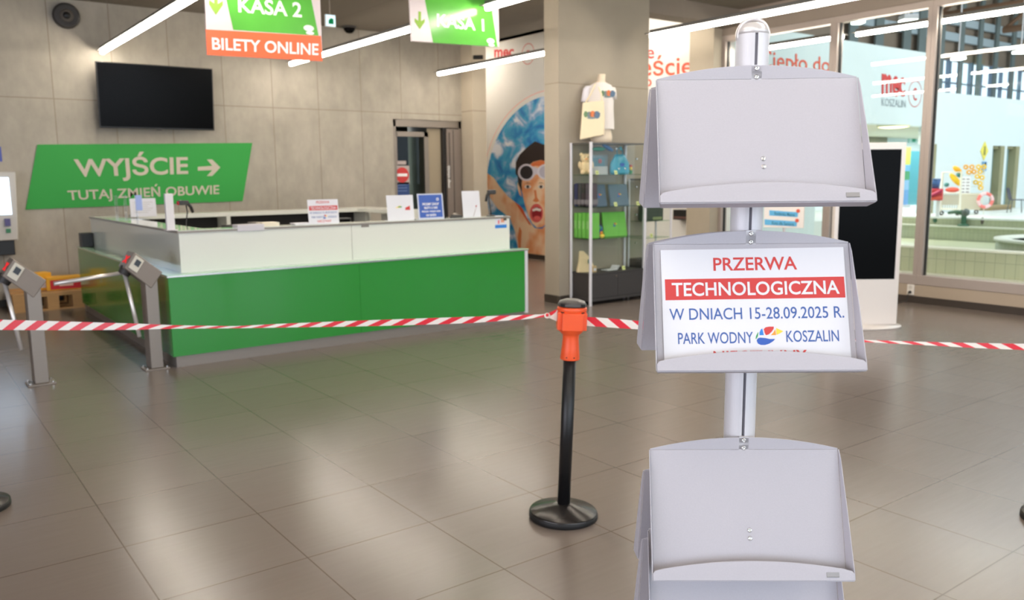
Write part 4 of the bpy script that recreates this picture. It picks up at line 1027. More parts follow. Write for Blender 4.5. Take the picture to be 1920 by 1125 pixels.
mpoly('face', [(352,590),(345,650),(346,700),(366,785),(386,850),(412,908),(445,938),(482,933),(522,898),(560,840),(596,760),(606,660),(596,560),(540,510),(470,492),(420,505),(380,540)], SKINP, 0.0075)
mpoly('forehead_shade', [(380,545),(420,507),(470,494),(520,505),(500,540),(440,530)], mat('printed_red_shade2', (214, 112, 60), 0.6), 0.0085)
def mell(nm, cx, cy, rx, ry, m_, l, n=28): mpoly(nm, [(cx + rx * math.cos(2*PI*i/n), cy + ry * math.sin(2*PI*i/n)) for i in range(n)], m_, l)
GOG = mat('printed_goggle', (214, 208, 220), 0.5)
mpoly('goggle_strap', [(322,580),(345,560),(400,530),(450,545),(480,530),(540,530),(600,560),(600,600),(540,606),(475,598),(440,585),(400,620),(345,612)], GOG, 0.0095)
mell('goggle_rim', 376, 574, 56, 56, GOG, 0.0098)
mell('goggle_rim', 500, 570, 52, 50, mat('printed_rim_pale', (226, 222, 230), 0.5), 0.0098)
mell('goggle_lens', 376, 574, 42, 44, mat('printed_lens', (28, 24, 32), 0.4), 0.0105)
mell('goggle_lens', 500, 570, 40, 40, mat('printed_lens_pale', (190, 186, 200), 0.4), 0.0105)
for ex in (385, 472):
    mell('eye', ex, 668, 22, 12, mat('printed_eye_white', (222, 214, 206), 0.5), 0.0085, 16); mell('pupil', ex, 668, 10, 11, mat('printed_eye', (52, 40, 38), 0.5), 0.0095, 14)
    mpoly('eyebrow', [(ex - 22, 648), (ex, 640), (ex + 22, 648), (ex, 645)], mat('printed_brow', (96, 56, 36), 0.6), 0.0085)
mpoly('nose_shade', [(425,690),(432,740),(418,762),(440,772),(462,762),(446,740),(440,690)], MATS['printed_orange_shade'], 0.0085)
mell('lips', 442, 842, 44, 62, mat('printed_lips', (216, 92, 88), 0.6), 0.0085)
mell('mouth', 444, 845, 32, 44, mat('printed_mouth', (150, 24, 38), 0.6), 0.0095)
mpoly('teeth', [(414,818),(440,806),(474,816),(468,830),(440,824),(420,832)], mat('printed_teeth', (240, 232, 226), 0.5), 0.0105)
mell('tongue', 446, 874, 22, 14, mat('printed_tongue', (226, 100, 96), 0.6), 0.0105)
LETRED = mat('wall_letter_red', (206, 62, 62), 0.6); LETORANGE = mat('wall_letter_orange', (228, 92, 66), 0.6)
def wq(x0, y0, x1, y1, x, sl=0.0):
    return [atX(x0, y0, x), atX(x1, y0 - sl, x), atX(x0, y1, x), atX(x1, y1 - sl, x)]
def lettering_on_wall(label, items, ref, plane='X', cat='lettering'):
    o = ref.copy(); t = thing('wall_lettering', label, cat, o)
    for kind, dat, m_, bold in items:
        if kind == 't':
            txt, q_ = dat; MB().text(txt, [p_ - o for p_ in q_], 0.004, bold=bold).build('lettering', m_, t)
        else:
            c, r_, w_, ax = dat; MB().torus(c - o, r_, w_, ax, 32, 6, sc=0.3).build('ring', m_, t)
    return t
xl = XW - 0.002
ringc = atX(990, 101, xl)
lettering_on_wall('red wall lettering mec with a thin ring, above the boy mural', [('t', ('mec', wq(927, 93, 964, 108, xl, 1.5)), LETRED, 0.03), ('r', (ringc, 0.19, 0.007, (1, 0, 0)), LETRED, 0), ('t', ('C', wq(986, 94, 994, 109, xl)), LETRED, 0.02)], atX(945, 100, xl))
lettering_on_wall('orange-red wall lettering beside the concrete pillar, partly hidden by it', [('t', ('e', wq(1213, 93, 1227, 110, xl)), LETRED, 0.01), ('t', ('eście', wq(1203, 104, 1299, 143, xl, 2)), LETORANGE, 0.01), ('t', ('o', wq(1209, 148, 1222, 162, xl)), LETORANGE, 0.01)], atX(1250, 130, xl))

# ================================================================== DISPLAY CABINET BY THE PILLAR
KX0, KX1, KY0, KY1, KH, KB = 6.876, 7.81, 7.63, 7.995, 2.0, 0.40
cab = thing('display_cabinet', 'tall glass display cabinet with aluminium posts and dark base, against the pillar', 'display cabinet', (KX0, KY0, 0), 0, 'glass display cabinets')
KW, KD = KX1 - KX0, KY1 - KY0
BASEM = mat('cabinet_base', (56, 52, 51), 0.5)
for x in (0.0, KW):
    for y in (0.0, KD): MB().cyl((x, y, 0), (x, y, KH), 0.019, n=16).build('post', ALU, cab)
m = MB(); m.box((0, 0, KH - 0.022), (KW, KD, KH - 0.004)); m.build('top_panel', mat('cabinet_top', (96, 92, 88), 0.3, 0.2), cab)
m = MB(); m.box((0.0, 0.0, 0.05), (KW, KD, 0.085)); m.box((0.01, 0.012, 0.085), (KW - 0.01, KD - 0.005, KB - 0.02)); m.box((0, 0, KB - 0.02), (KW, KD, KB)); m.build('base_cupboard', BASEM, cab)
for x0, x1 in ((0.02, KW / 2 - 0.002), (KW / 2 + 0.002, KW - 0.02)):
    d = MB().box((x0, 0.002, 0.09), (x1, 0.012, KB - 0.025)).build('door', BASEM, cab)
    MB().cyl((x1 - 0.03 if x0 < 0.1 else x1 - 0.03, 0.002, KB - 0.06), (x1 - 0.03, -0.008, KB - 0.06), 0.009, n=12).build('lock', CHROME, d)
for z in (0.824, 1.215, 1.609): MB().box((0.02, 0.02, z - 0.008), (KW - 0.02, KD - 0.02, z)).build('shelf', glass('shelf_glass', (0.62, 0.78, 0.66), refl=0.9), cab)
def pane(nm, pts, par): MB().face(pts).build(nm, CABGLASS, par)
pane('front_pane', [(0.02, 0.004, KB), (KW * 0.52, 0.004, KB), (KW * 0.52, 0.004, KH - 0.022), (0.02, 0.004, KH - 0.022)], cab)
pane('front_pane', [(KW * 0.5, 0.012, KB), (KW - 0.02, 0.012, KB), (KW - 0.02, 0.012, KH - 0.022), (KW * 0.5, 0.012, KH - 0.022)], cab)
pane('side_pane', [(0.002, KD - 0.02, KB), (0.002, 0.02, KB), (0.002, 0.02, KH - 0.022), (0.002, KD - 0.02, KH - 0.022)], cab)
pane('side_pane', [(KW - 0.002, 0.02, KB), (KW - 0.002, KD - 0.02, KB), (KW - 0.002, KD - 0.02, KH - 0.022), (KW - 0.002, 0.02, KH - 0.022)], cab)
for z in (1.10, 1.45, 1.80, 0.74): MB().cyl((KW * 0.83, 0.01, z), (KW * 0.83, -0.008, z), 0.010, n=12).build('pane_clip', CHROME, cab)
SH = {3: 1.609, 2: 1.215, 1: 0.824, 0: 0.40}
def cx(px, Y_): return atY(px, 400, Y_).x
TAGM = mat('tag_yellow', (222, 224, 150), 0.6)
def price_tag(px, shelf, Y_=7.70, n=0):
    x = cx(px, Y_)
    t = MB(); t.prism([(0, 0, 0), (0.052, 0, 0), (0.052, 0.012, 0.048), (0, 0.012, 0.048)], (0, 0.001, 0)); t.box((0.012, -0.0005 + 0.004, 0.018), (0.04, 0.004, 0.03), 1)
    o = t.build('price_tag', [TAGM, mat('tag_ink', (150, 160, 90), 0.6)]); o.location = (x, Y_, SH[shelf])
    return o
tags = [(1152, 3, 'pale yellow price tag before the blue bag on the upper glass shelf'), (1152, 2, 'pale yellow price tag before the folded blue-grey shirts'), (1168, 0, 'pale yellow price tag at the bottom beside the white paper'), (1117, 3, 'pale yellow price tag before the boxed set on the upper shelf'), (1194, 2, 'small pale price tag at the right end of the middle shelf')]
for px, sh, lab in tags: tag(price_tag(px, sh), lab, 'price tag', 'price tags in the glass cabinet')
# upper shelf
PLUSH = mat('plush_cream', (226, 200, 160), 0.95, noise=0.12, nscale=60, bump=0.5)
t = thing('plush_toy', 'cream plush toy sitting behind the left glass, upper shelf', 'plush toy', (6.98, 7.84, SH[3]), R(-35))
MB().ball((0, 0, 0.09), 0.075, 0, 18, (1, 0.85, 1.2)).build('body', PLUSH, t)
MB().ball((0, -0.01, 0.20), 0.062, 0, 18, (1.05, 1, 0.95)).build('head', PLUSH, t)
for s_ in (-1, 1):
    MB().ball((s_ * 0.052, 0, 0.245), 0.024, 0, 12, (1, 0.6, 1)).build('ear', PLUSH, t)
    MB().ball((s_ * 0.075, -0.02, 0.12), 0.027, 0, 12, (0.8, 0.8, 1.7)).build('arm', PLUSH, t)
    MB().ball((s_ * 0.045, -0.06, 0.03), 0.032, 0, 12, (0.9, 1.6, 0.9)).build('foot', PLUSH, t)
    MB().ball((s_ * 0.022, -0.066, 0.212), 0.007, 0, 10).build('eye', BLACKP, t)
MB().ball((0, -0.07, 0.19), 0.016, 0, 10, (1.2, 0.7, 0.8)).build('muzzle', mat('plush_orange', (214, 150, 100), 0.9), t)
t = thing('cream_box', 'low cream carton beside the plush toy on the upper glass shelf', 'box', (7.05, 7.88, SH[3]))
MB().box((0.0, -0.06, 0), (0.13, 0.06, 0.075)).build('body', mat('carton_cream', (210, 196, 170), 0.8), t, bevel=0.003); MB().box((0.02, -0.0605, 0.02), (0.06, -0.06, 0.05)).build('label_patch', PAPER, t)
x0 = cx(1111, 7.8); x1 = cx(1139, 7.8)
t = thing('boxed_set', 'transparent boxed set with a coloured label on the upper glass shelf', 'box', (x0, 7.8, SH[3]))
MB().box((0, 0, 0), (x1 - x0, 0.1, 0.10)).build('lower_box', mat('set_grey', (176, 176, 176), 0.5), t, bevel=0.003); MB().box((0, 0, 0.10), (x1 - x0, 0.1, 0.24)).build('clear_lid', glass('clear_plastic', (0.75, 0.85, 0.9)), t)
MB().box((0.02, 0.03, 0.10), (x1 - x0 - 0.02, 0.07, 0.21)).build('filling', mat('set_teal', (80, 120, 126), 0.6), t); MB().ball(((x1 - x0) * 0.55, 0.02, 0.165), 0.03, 0, 12, (1, 0.5, 1)).build('red_figure', INK_RED, t)
x0 = cx(1143, 7.8); x1 = cx(1179, 7.8); hw = (x1 - x0) / 2
t = thing('blue_bag', 'see-through turquoise swim bag on the upper glass shelf', 'bag', ((x0 + x1) / 2, 7.8, SH[3]))
BAGB = mat('turquoise_vinyl', (56, 150, 178), 0.25, trans=0.0)
MB().loft([[Vector((math.cos(a) * hw * k, math.sin(a) * 0.045 * k2, z)) for a in [2*PI*i/20 for i in range(20)]] for z, k, k2 in ((0, 0.9, 1), (0.03, 1, 1), (0.14, 0.95, 0.9), (0.22, 0.62, 0.5), (0.25, 0.5, 0.3))]).build('body', BAGB, t)
MB().torus((0, 0, 0.28), 0.05, 0.006, (0, 1, 0), 24, 6).build('handle', BAGB, t)
for px_ in (-0.3, 0.35): MB().ball((hw * px_, -0.042, 0.07), 0.014, 0, 10, (0.7, 0.4, 1.4)).build('shiny_charm', CHROME, t)
MB().box((-0.03, -0.045, 0.10), (0.04, -0.036, 0.14)).build('label_patch', INK_DBLUE, t)
x0 = cx(1195, 7.85)
t = thing('toy_figure', 'tiny red and green toy at the right end of the upper glass shelf', 'toy', (7.76, 7.85, SH[3]))
MB().ball((0, 0, 0.028), 0.028, 0, 12).build('green_body', INK_GREEN, t); MB().ball((0, 0, 0.075), 0.024, 0, 12).build('yellow_middle', INK_YELLOW, t); MB().lathe([(0.028, 0.095), (0.02, 0.115), (1e-6, 0.12)], n=14).build('red_cap', INK_RED, t)
# inflatable hanging under the top
t = thing('inflatable_toy', 'green and blue inflatable hung under the cabinet top', 'inflatable', (cx(1130, 7.8), 7.8, KH - 0.022))
MB().ball((-0.07, 0, -0.055), 0.05, 0, 14, (2.2, 0.9, 0.55)).build('green_part', mat('inflatable_green', (40, 140, 110), 0.25), t); MB().ball((0.08, 0, -0.04), 0.05, 0, 14, (2.0, 0.9, 0.5), rot=Matrix.Rotation(R(24), 3, 'Y')).build('blue_part', mat('inflatable_blue', (70, 120, 176), 0.25), t)
MB().cyl((0, 0, -0.05), (0, 0, 0), 0.002, n=6).build('string', PAPER, t)
for i, px in enumerate((1155, 1163)):
    t = thing('hanging_charm', ('silver', 'turquoise')[i] + ' drop-shaped charm hung under the cabinet top, right of the inflatable', 'charm', (cx(px, 7.8), 7.8, KH - 0.022), 0, 'charms under the cabinet top')
    MB().ball((0, 0, -0.045), 0.018, 0, 12, (0.8, 0.5, 1.6)).build('drop', CHROME if i == 0 else mat('charm_turquoise', (90, 190, 210), 0.2), t); MB().cyl((0, 0, -0.03), (0, 0, 0), 0.0015, n=6).build('string', PAPER, t)
# middle shelf: four rolled towels behind the left glass and two folded shirts
cols = [(44, 48, 86), (62, 60, 62), (52, 40, 44), (78, 66, 76)]
labs = ['navy', 'dark grey', 'brown-black', 'mauve-grey']
for i in range(4):
    yy = 7.955 - i * 0.072
    t = thing('wrapped_towel', labs[i] + ' wrapped towel standing in the row behind the left glass, middle shelf', 'towel', (6.965, yy, SH[2]), 0, 'wrapped towels on the middle shelf')
    MB().box((-0.06, -0.030, 0), (0.10, 0.030, 0.29)).build('towel', mat('towel_' + str(cols[i][0]), cols[i], 0.85, noise=0.15, nscale=50), t, bevel=0.02)
    MB().box((-0.0615, -0.0305, 0.03), (0.1015, 0.0305, 0.09)).build('shiny_wrap', mat('wrap_film', (120, 112, 118), 0.2), t)
def packet(label, pxl, pxr, sh, h_, m_, Y_, cat='shirt', group=None, nm='folded_shirt'):
    x0 = cx(pxl, Y_); x1 = cx(pxr, Y_); w_ = x1 - x0
    t = thing(nm, label, cat, ((x0 + x1) / 2, Y_, SH[sh]), 0, group)
    MB().prism([(-w_/2, 0, 0), (w_/2, 0, 0), (w_/2, 0.05, h_), (-w_/2, 0.05, h_)], (0, 0.03, 0)).build('packet', m_, t, bevel=0.008)
    sc = min(0.075, w_ * 0.55)
    q_ = [Vector((-sc/2 + 0.01, 0.05 * z / h_, z)) for z in (h_ * 0.45 + sc * 0.55,)] 
    zt_ = h_ * 0.40 + sc * 0.66; zb_ = h_ * 0.40
    f = lambda x, z: Vector((x, 0.05 * z / h_ - 0.001, z))
    logo(MB(), [f(-sc/2, zt_), f(sc/2, zt_), f(-sc/2, zb_), f(sc/2, zb_)], 0.0008).build('logo', LOGO_M, t)
    return t
SHIRT = mat('shirt_bluegrey', (82, 100, 120), 0.8, noise=0.08, nscale=30)
packet('folded blue-grey shirt with a small logo, left one on the middle glass shelf', 1114, 1139, 2, 0.27, SHIRT, 7.78, group='folded shirts on the middle shelf')
packet('folded blue-grey shirt with a small logo and drawstring, right one on the middle shelf', 1146, 1180, 2, 0.27, mat('shirt_bluegrey_pale', (98, 116, 132), 0.8, noise=0.08, nscale=30), 7.78, group='folded shirts on the middle shelf')
# lower shelf: lime bags
LIME = mat('lime_bag', (112, 186, 74), 0.6, noise=0.10, nscale=18)
lname = ['farthest back', 'second from the back', 'second from the front', 'nearest the front corner']
for i in range(4):
    yy = 7.955 - i * 0.078
    t = thing('lime_bag', 'lime green packed bag behind the left glass, ' + lname[i], 'bag', (6.965, yy, SH[1]), R(-6), 'lime green bags on the lower shelf')
    MB().box((-0.055, -0.031, 0), (0.11, 0.031, 0.315)).build('bag', LIME, t, bevel=0.012); MB().box((-0.0565, -0.02, 0.12), (-0.055, 0.02, 0.22)).build('label_patch', mat('lime_pale', (150, 206, 120), 0.6), t)
packet('lime green bag with a logo standing at the front of the lower glass shelf', 1134, 1177, 1, 0.31, LIME, 7.80, 'bag', 'lime green bags on the lower shelf', 'lime_bag')
packet('slim lime green packet with a logo beside the corner post, lower shelf', 1109, 1122, 1, 0.29, LIME, 7.86, 'bag', 'lime green bags on the lower shelf', 'lime_bag')
x0 = cx(1126, 7.76)
t = thing('toy_ball', 'small blue and green toy ball on the lower glass shelf, above the yellow toy', 'ball', (x0, 7.79, SH[1] + 0.11))
MB().ball((0, 0, 0), 0.048, 0, 16).build('ball', INK_DBLUE, t); MB().ball((-0.012, -0.026, 0.01), 0.026, 0, 12).build('green_patch', INK_GREEN, t)
MB().lathe([(0.035, -0.11), (0.03, -0.075), (0.02, -0.04)], n=14).build('cup', mat('cup_clear', (120, 140, 150), 0.3), t)
t = thing('toy_duck', 'small yellow and orange toy on the lower glass shelf beside the lime bag', 'toy', (cx(1129, 7.70), 7.70, SH[1]))
MB().ball((0, 0, 0.028), 0.03, 0, 14, (1.2, 0.9, 0.9)).build('body', INK_YELLOW, t); MB().ball((-0.008, 0, 0.066), 0.02, 0, 12).build('head', INK_ORANGE, t); MB().ball((-0.03, 0, 0.063), 0.009, 0, 8, (1.5, 1, 0.5)).build('beak', INK_RED, t)
# bottom: cream cloth bag and white paper
t = thing('cloth_bag', 'crumpled cream cloth bag standing at the bottom of the cabinet', 'bag', (6.98, 7.83, SH[0]), R(-30))
CREAM = mat('cream_cloth', (212, 192, 154), 0.9, noise=0.06, nscale=12)
MB().loft([[Vector((x * k + sh_, y * k2, z)) for x, y in ((-0.11, -0.04), (0.0, -0.05), (0.11, -0.04), (0.11, 0.04), (0, 0.05), (-0.11, 0.04))] for z, k, k2, sh_ in ((0, 1.1, 1.2, 0), (0.03, 1.08, 1.0, 0), (0.12, 0.8, 0.6, -0.01), (0.20, 0.55, 0.4, -0.03), (0.265, 0.25, 0.2, -0.06))], smooth=False).build('body', CREAM, t, bevel=0.01)
MB().box((0.02, -0.045, 0.11), (0.05, -0.03, 0.16)).build('green_mark', mat('mark_teal', (70, 120, 104), 0.7), t)
t = thing('white_booklet', 'white booklet lying open at the bottom of the glass cabinet', 'booklet', (cx(1148, 7.8), 7.8, SH[0]), R(8))
m = MB(); m.prism([(-0.13, -0.05, 0), (0.05, -0.05, 0), (0.1, -0.05, 0.05), (0.096, -0.05, 0.054), (0.045, -0.05, 0.008), (-0.13, -0.05, 0.008)], (0, 0.12, 0)); m.build('pages', PAPER, t)
t = thing('small_carton', 'small cream packet beside the corner post at the bottom of the cabinet', 'box', (cx(1114, 7.75), 7.75, SH[0]))
MB().box((-0.03, -0.02, 0), (0.03, 0.03, 0.08)).build('body', mat('packet_cream', (196, 168, 126), 0.8), t, bevel=0.004); MB().box((-0.02, -0.0205, 0.02), (0.02, -0.02, 0.05)).build('label_patch', PAPER, t)
# second cabinet right of it, mostly behind the stand
K2 = thing('display_cabinet', 'lower glass display cabinet right of the tall one, mostly hidden by the stand', 'display cabinet', (7.88, 7.72, 0), 0, 'glass display cabinets')
k2w = cx(1258, 7.72) - 7.88
for x in (0.0, k2w):
    for y in (0.0, 0.27): MB().cyl((x, y, 0), (x, y, 1.55), 0.014, n=14).build('post', ALU, K2)
MB().box((0, 0, 0.05), (k2w, 0.27, 0.5)).build('base_cupboard', BASEM, K2); MB().box((0, 0, 1.53), (k2w, 0.27, 1.55)).build('top_panel', MATS['cabinet_top'], K2)
for z in (0.78, 1.0): MB().box((0.012, 0.012, z - 0.008), (k2w - 0.012, 0.26, z)).build('shelf', MATS['shelf_glass'], K2)
pane('front_pane', [(0.012, 0.002, 0.5), (k2w - 0.012, 0.002, 0.5), (k2w - 0.012, 0.002, 1.53), (0.012, 0.002, 1.53)], K2)
t = thing('dark_goods', 'dark green packed goods in the lower cabinet behind the stand', 'goods', (7.88 + k2w * 0.55, 7.86, 1.0))
MB().box((-k2w * 0.33, -0.05, 0), (k2w * 0.36, 0.08, 0.2)).build('packet', mat('dark_goods_green', (56, 66, 54), 0.6, noise=0.3, nscale=14), t, bevel=0.01); MB().box((-0.02, -0.052, 0.01), (k2w * 0.3, -0.05, 0.045)).build('label_strip', mat('goods_label', (130, 142, 96), 0.6), t)
o = price_tag(1220, 1, 7.78); o.location.z = 0.78; tag(o, 'pale price tag in the lower cabinet, just left of the stand', 'price tag', 'price tags in the glass cabinet')
a = atX(1262, 393, XW - 0.16); b_ = atX(1290, 413, XW - 0.16)
t = thing('wall_box', 'black wall box on the white wall, seen between cabinet and stand trays', 'box', (XW, (a.y + b_.y) / 2, (a.z + b_.z) / 2))
hw = (a.y - b_.y) / 2; hh = (a.z - b_.z) / 2
MB().box((-0.16, -hw, -hh), (0, hw, hh)).build('case', BLACKP, t, bevel=0.006); MB().box((-0.163, -hw * 0.9, -hh * 0.75), (-0.16, hw * 0.9, -hh * 0.3)).build('stripe', mat('box_stripe', (90, 62, 56), 0.5), t)

# ------------------------------------------------------------------ mannequin torso and tote bag on the cabinet
phi = R(-42.6); SCM = 0.00676
man = thing('mannequin_torso', 'headless cream mannequin torso in a printed shirt on top of the glass cabinet', 'mannequin', (7.22, 7.83, KH), phi)
def mx_(px): return (px - 1126) * SCM
def ringe(c, rx_, ry_, z, n=24, cy=0.0): return [Vector((c + rx_ * math.cos(2*PI*i/n), cy + ry_ * math.sin(2*PI*i/n), z)) for i in range(n)]
def zpx(py): return (263 - py) * SCM
MANM = mat('mannequin_skin', (232, 214, 190), 0.45)
MB().loft([ringe(mx_(1127), 0.125, 0.085, 0.0), ringe(mx_(1127), 0.135, 0.09, 0.06), ringe(mx_(1126), 0.12, 0.085, 0.2), ringe(mx_(1125), 0.13, 0.09, 0.42), ringe(mx_(1124), 0.15, 0.095, 0.58), ringe(mx_(1124), 0.14, 0.08, 0.67), ringe(mx_(1125), 0.08, 0.06, 0.715), ringe(mx_(1126), 0.05, 0.05, 0.745), ringe(mx_(1127), 0.046, 0.048, 0.83)]).build('body', MANM, man)
SH_M = mat('shirt_cream_white', (226, 218, 212), 0.85, noise=0.05, nscale=6)
shirt = MB().loft([ringe(mx_(1127), 0.158, 0.108, zpx(239)), ringe(mx_(1127), 0.158, 0.108, 0.24), ringe(mx_(1126), 0.155, 0.108, 0.42), ringe(mx_(1125), 0.165, 0.112, 0.56), ringe(mx_(1125), 0.168, 0.10, 0.645), ringe(mx_(1125), 0.13, 0.08, 0.70), ringe(mx_(1125), 0.072, 0.062, 0.728)], caps=False).build('tee_shirt', SH_M, man)
sv = MB()
sv.loft([[Vector((mx_(1100) + a * 0.05 - k_ * 0.055, b * 0.062, z)) for a, b in [(math.cos(2*PI*i/18), math.sin(2*PI*i/18)) for i in range(18)]] for z, k_ in ((0.69, -0.6), (0.66, -0.1), (0.60, 0.12), (0.505, 0.42))])
sv.build('sleeve', mat('shirt_white', (236, 232, 238), 0.85), shirt)
sv = MB(); sv.loft([[Vector((mx_(1148) + a * 0.045 + k_ * 0.02, b * 0.06 + 0.02, z)) for a, b in [(math.cos(2*PI*i/18), math.sin(2*PI*i/18)) for i in range(18)]] for z, k_ in ((0.67, -0.9), (0.62, -0.3), (0.53, 0.15))]); sv.build('sleeve', SH_M, shirt)
MB().loft([[Vector((mx_(1098) + a * 0.034, b * 0.036, z)) for a, b in [(math.cos(2*PI*i/14), math.sin(2*PI*i/14)) for i in range(14)]] for z in (0.62, 0.50, 0.49)]).build('arm_stump', mat('stump_grey', (120, 130, 124), 0.5), man)
def print_on(parent, x0, x1, z0, z1, y, nm='printed_motif'):
    m = MB(); mats = [mat('motif_grey', (120, 134, 136), 0.7), mat('motif_green', (110, 140, 100), 0.7), mat('motif_orange', (226, 128, 76), 0.7), mat('motif_blue', (92, 116, 140), 0.7)]
    w_ = x1 - x0; h_ = z1 - z0
    def blob(cx_, cz, rx_, rz_, mi): m.face([(x0 + w_ * cx_ + w_ * rx_ * math.cos(-2*PI*i/14) * (1 + 0.15 * math.sin(3*i)), y, z0 + h_ * cz + h_ * rz_ * math.sin(-2*PI*i/14)) for i in range(14)], mi)
    blob(0.13, 0.6, 0.13, 0.38, 1); blob(0.34, 0.5, 0.14, 0.42, 0); blob(0.55, 0.6, 0.17, 0.4, 2); blob(0.82, 0.5, 0.2, 0.45, 3); 
    y -= 0.0004; blob(0.5, 0.15, 0.3, 0.12, 0)
    m.build(nm, mats, parent)
print_on(shirt, mx_(1126), mx_(1151), zpx(184), zpx(170), -0.1105)
tote = thing('tote_bag', 'cream cloth tote bag with a printed motif, hanging from the mannequin by its strap', 'bag', (7.22, 7.83, KH + zpx(258)), phi)
zo = zpx(258)
bg_ = [(mx_(1093), zpx(192) - zo), (mx_(1131), zpx(189) - zo), (mx_(1133), zpx(220) - zo), (mx_(1132), zpx(250) - zo), (mx_(1088), 0.0), (mx_(1091), zpx(220) - zo)]
MB().prism([(x, -0.19, z) for x, z in bg_], (0, 0.05, 0)).build('bag', mat('tote_cream', (236, 220, 186), 0.9, noise=0.05, nscale=8), tote, bevel=0.012)
print_on(tote, mx_(1095), mx_(1124), zpx(222) - zo, zpx(207) - zo, -0.1915)
MB().tube([(mx_(1098), -0.165, zpx(193) - zo), (mx_(1108), -0.14, zpx(176) - zo), (mx_(1115), -0.09, zpx(160) - zo), (mx_(1118), 0.0, zpx(153) - zo), (mx_(1122), -0.09, zpx(165) - zo), (mx_(1127), -0.14, zpx(178) - zo), (mx_(1128), -0.165, zpx(191) - zo)], 0.009, 8).build('strap', MATS['tote_cream'], tote)

# ================================================================== TOTEM SCREEN, INFO BOARD, SOCKET
ra = math.atan2(-0.60, 0.80)
tw = 0.35
tp_ = Vector((8.415, 4.56, 0)) - Vector((0.80, -0.60, 0)) * tw
tot = thing('info_totem', 'white floor-standing totem with a large black screen, right of the display stand', 'totem', tp_, ra)
TW = mat('totem_white', (232, 222, 214), 0.25, coat=0.2)
MB().lathe([(0.40, 0), (0.405, 0.004), (0.40, 0.016), (1e-6, 0.02)], n=48, sx=1.0, sy=0.62).build('foot_plate', TW, tot)
MB().box((-tw, -0.035, 0.018), (tw, 0.045, 1.90)).build('housing', TW, tot, bevel=0.008)
MB().box((-tw + 0.042, -0.0375, 0.50), (tw - 0.05, -0.034, 1.832)).build('screen', mat('totem_screen', (5, 5, 5), 0.25, 0.0, 0.05), tot)
d_ = Vector((math.cos(0), 0, 0)); rr = ray(1470, 410); k = 10.3 / math.hypot(rr.x, rr.y); bpn = EYE + rr * k
brd = thing('info_board', 'white notice board with two blue labels and red dots, on a slim floor stand', 'notice board', (bpn.x, bpn.y, 0), math.atan2(-0.93, 0.37))
def on_board(px, py):
    r = ray(px, py); n_ = Vector((-0.93, -0.37, 0)); c = Vector((bpn.x, bpn.y, 0)); p_ = EYE + r * ((c - EYE).dot(n_) / r.dot(n_)); d = p_ - c
    return Vector((d.x * 0.37 + d.y * -0.93, 0, d.z))
bl0 = on_board(1432, 424); br0 = on_board(1507, 430)
zc = (bl0.z + br0.z) / 2; x0, x1 = bl0.x, br0.x
MB().box((x0, -0.012, zc), (x1, 0.012, zc + 0.75)).build('board', mat('board_white', (236, 228, 222), 0.4), brd, bevel=0.004)
BLU = mat('label_blue', (96, 178, 222), 0.5)
def bl_rect(pts, m_, l, nm): MB().prism([on_board(*p_) + Vector((0, -0.0125 - l, 0)) for p_ in pts], (0, 0.001, 0)).build(nm, m_, brd)
bl_rect([(1443, 394), (1497, 398), (1496, 407), (1443, 404)], BLU, 0.001, 'blue_label'); bl_rect([(1434, 411), (1495, 415), (1494, 424.5), (1434, 421.5)], BLU, 0.001, 'blue_label')
def bt(txt, q_): MB().text(txt, [on_board(*p_) + Vector((0, -0.0145, 0)) for p_ in q_], 0.001, bold=0.01).build('lettering', mat('label_ink', (40, 110, 140), 0.6), brd)
bt('Rodzinka Mazna', [(1453, 397), (1491, 399.5), (1453, 403), (1491, 406)]); bt('Kino dla Seniora', [(1448, 414.5), (1489, 417), (1448, 421), (1489, 423.5)])
for p_ in ((1497, 395.5), (1495, 413.5)): MB().cyl(on_board(*p_) + Vector((0, -0.0125, 0)), on_board(*p_) + Vector((0, -0.016, 0)), 0.022, n=18).build('red_dot', mat('dot_red', (216, 84, 54), 0.5), brd)
xc = (x0 + x1) / 2
MB().cyl((xc, 0.03, 0.01), (xc, 0.03, zc + 0.5), 0.016, n=14).build('pole', ALU, brd); MB().lathe([(0.16, 0), (0.16, 0.008), (0.02, 0.014), (1e-6, 0.014)], (xc, 0.03, 0), n=32).build('foot', ALU, brd)
sp = atX(1707, 543, XW - 0.012)
so = thing('wall_socket', 'white double wall socket with a black plug under the glazing', 'socket', (XW, sp.y, sp.z))
MB().box((-0.012, -0.045, -0.065), (0, 0.045, 0.065)).build('plate', mat('socket_white', (236, 228, 218), 0.35), so, bevel=0.004)
for z in (0.03, -0.03): MB().cyl((-0.012, 0, z), (-0.016, 0, z), 0.024, n=20).build('outlet', mat('outlet_cream', (214, 206, 194), 0.4), so)
pl = MB(); pl.cyl((-0.016, 0, -0.03), (-0.05, 0, -0.03), 0.018, 0.012, n=16); po_ = pl.build('plug', BLACKP, so)
cbm = MB(); cbm.tube([(sp.x - 0.045, sp.y, sp.z - 0.03), (sp.x - 0.055, sp.y, sp.z - 0.08), (sp.x - 0.05, sp.y + 0.01, 0.02), (sp.x - 0.10, sp.y + 0.05, 0.006), (sp.x - 0.5, sp.y + 0.06, 0.006), (8.6, 4.9, 0.006), (8.32, 4.86, 0.02)], 0.005, 8)
tag(cbm.build('power_cable', BLACKP), 'black power cable running from the wall socket to the totem', 'cable')

# ================================================================== POOL HALL BEHIND THE GLAZING
YH = 14.5; DK = 0.19; BF = -0.51
struct(rect((XW + 0.14, -20, -0.6), (10.9, 8.3, 0.29), mat('ledge_white', (206, 206, 194), 0.5), 'floor_ledge'))
struct(rect((10.9, -20, BF - 0.3), (26.4, YH, BF), POOLTILE, 'floor_basin'))
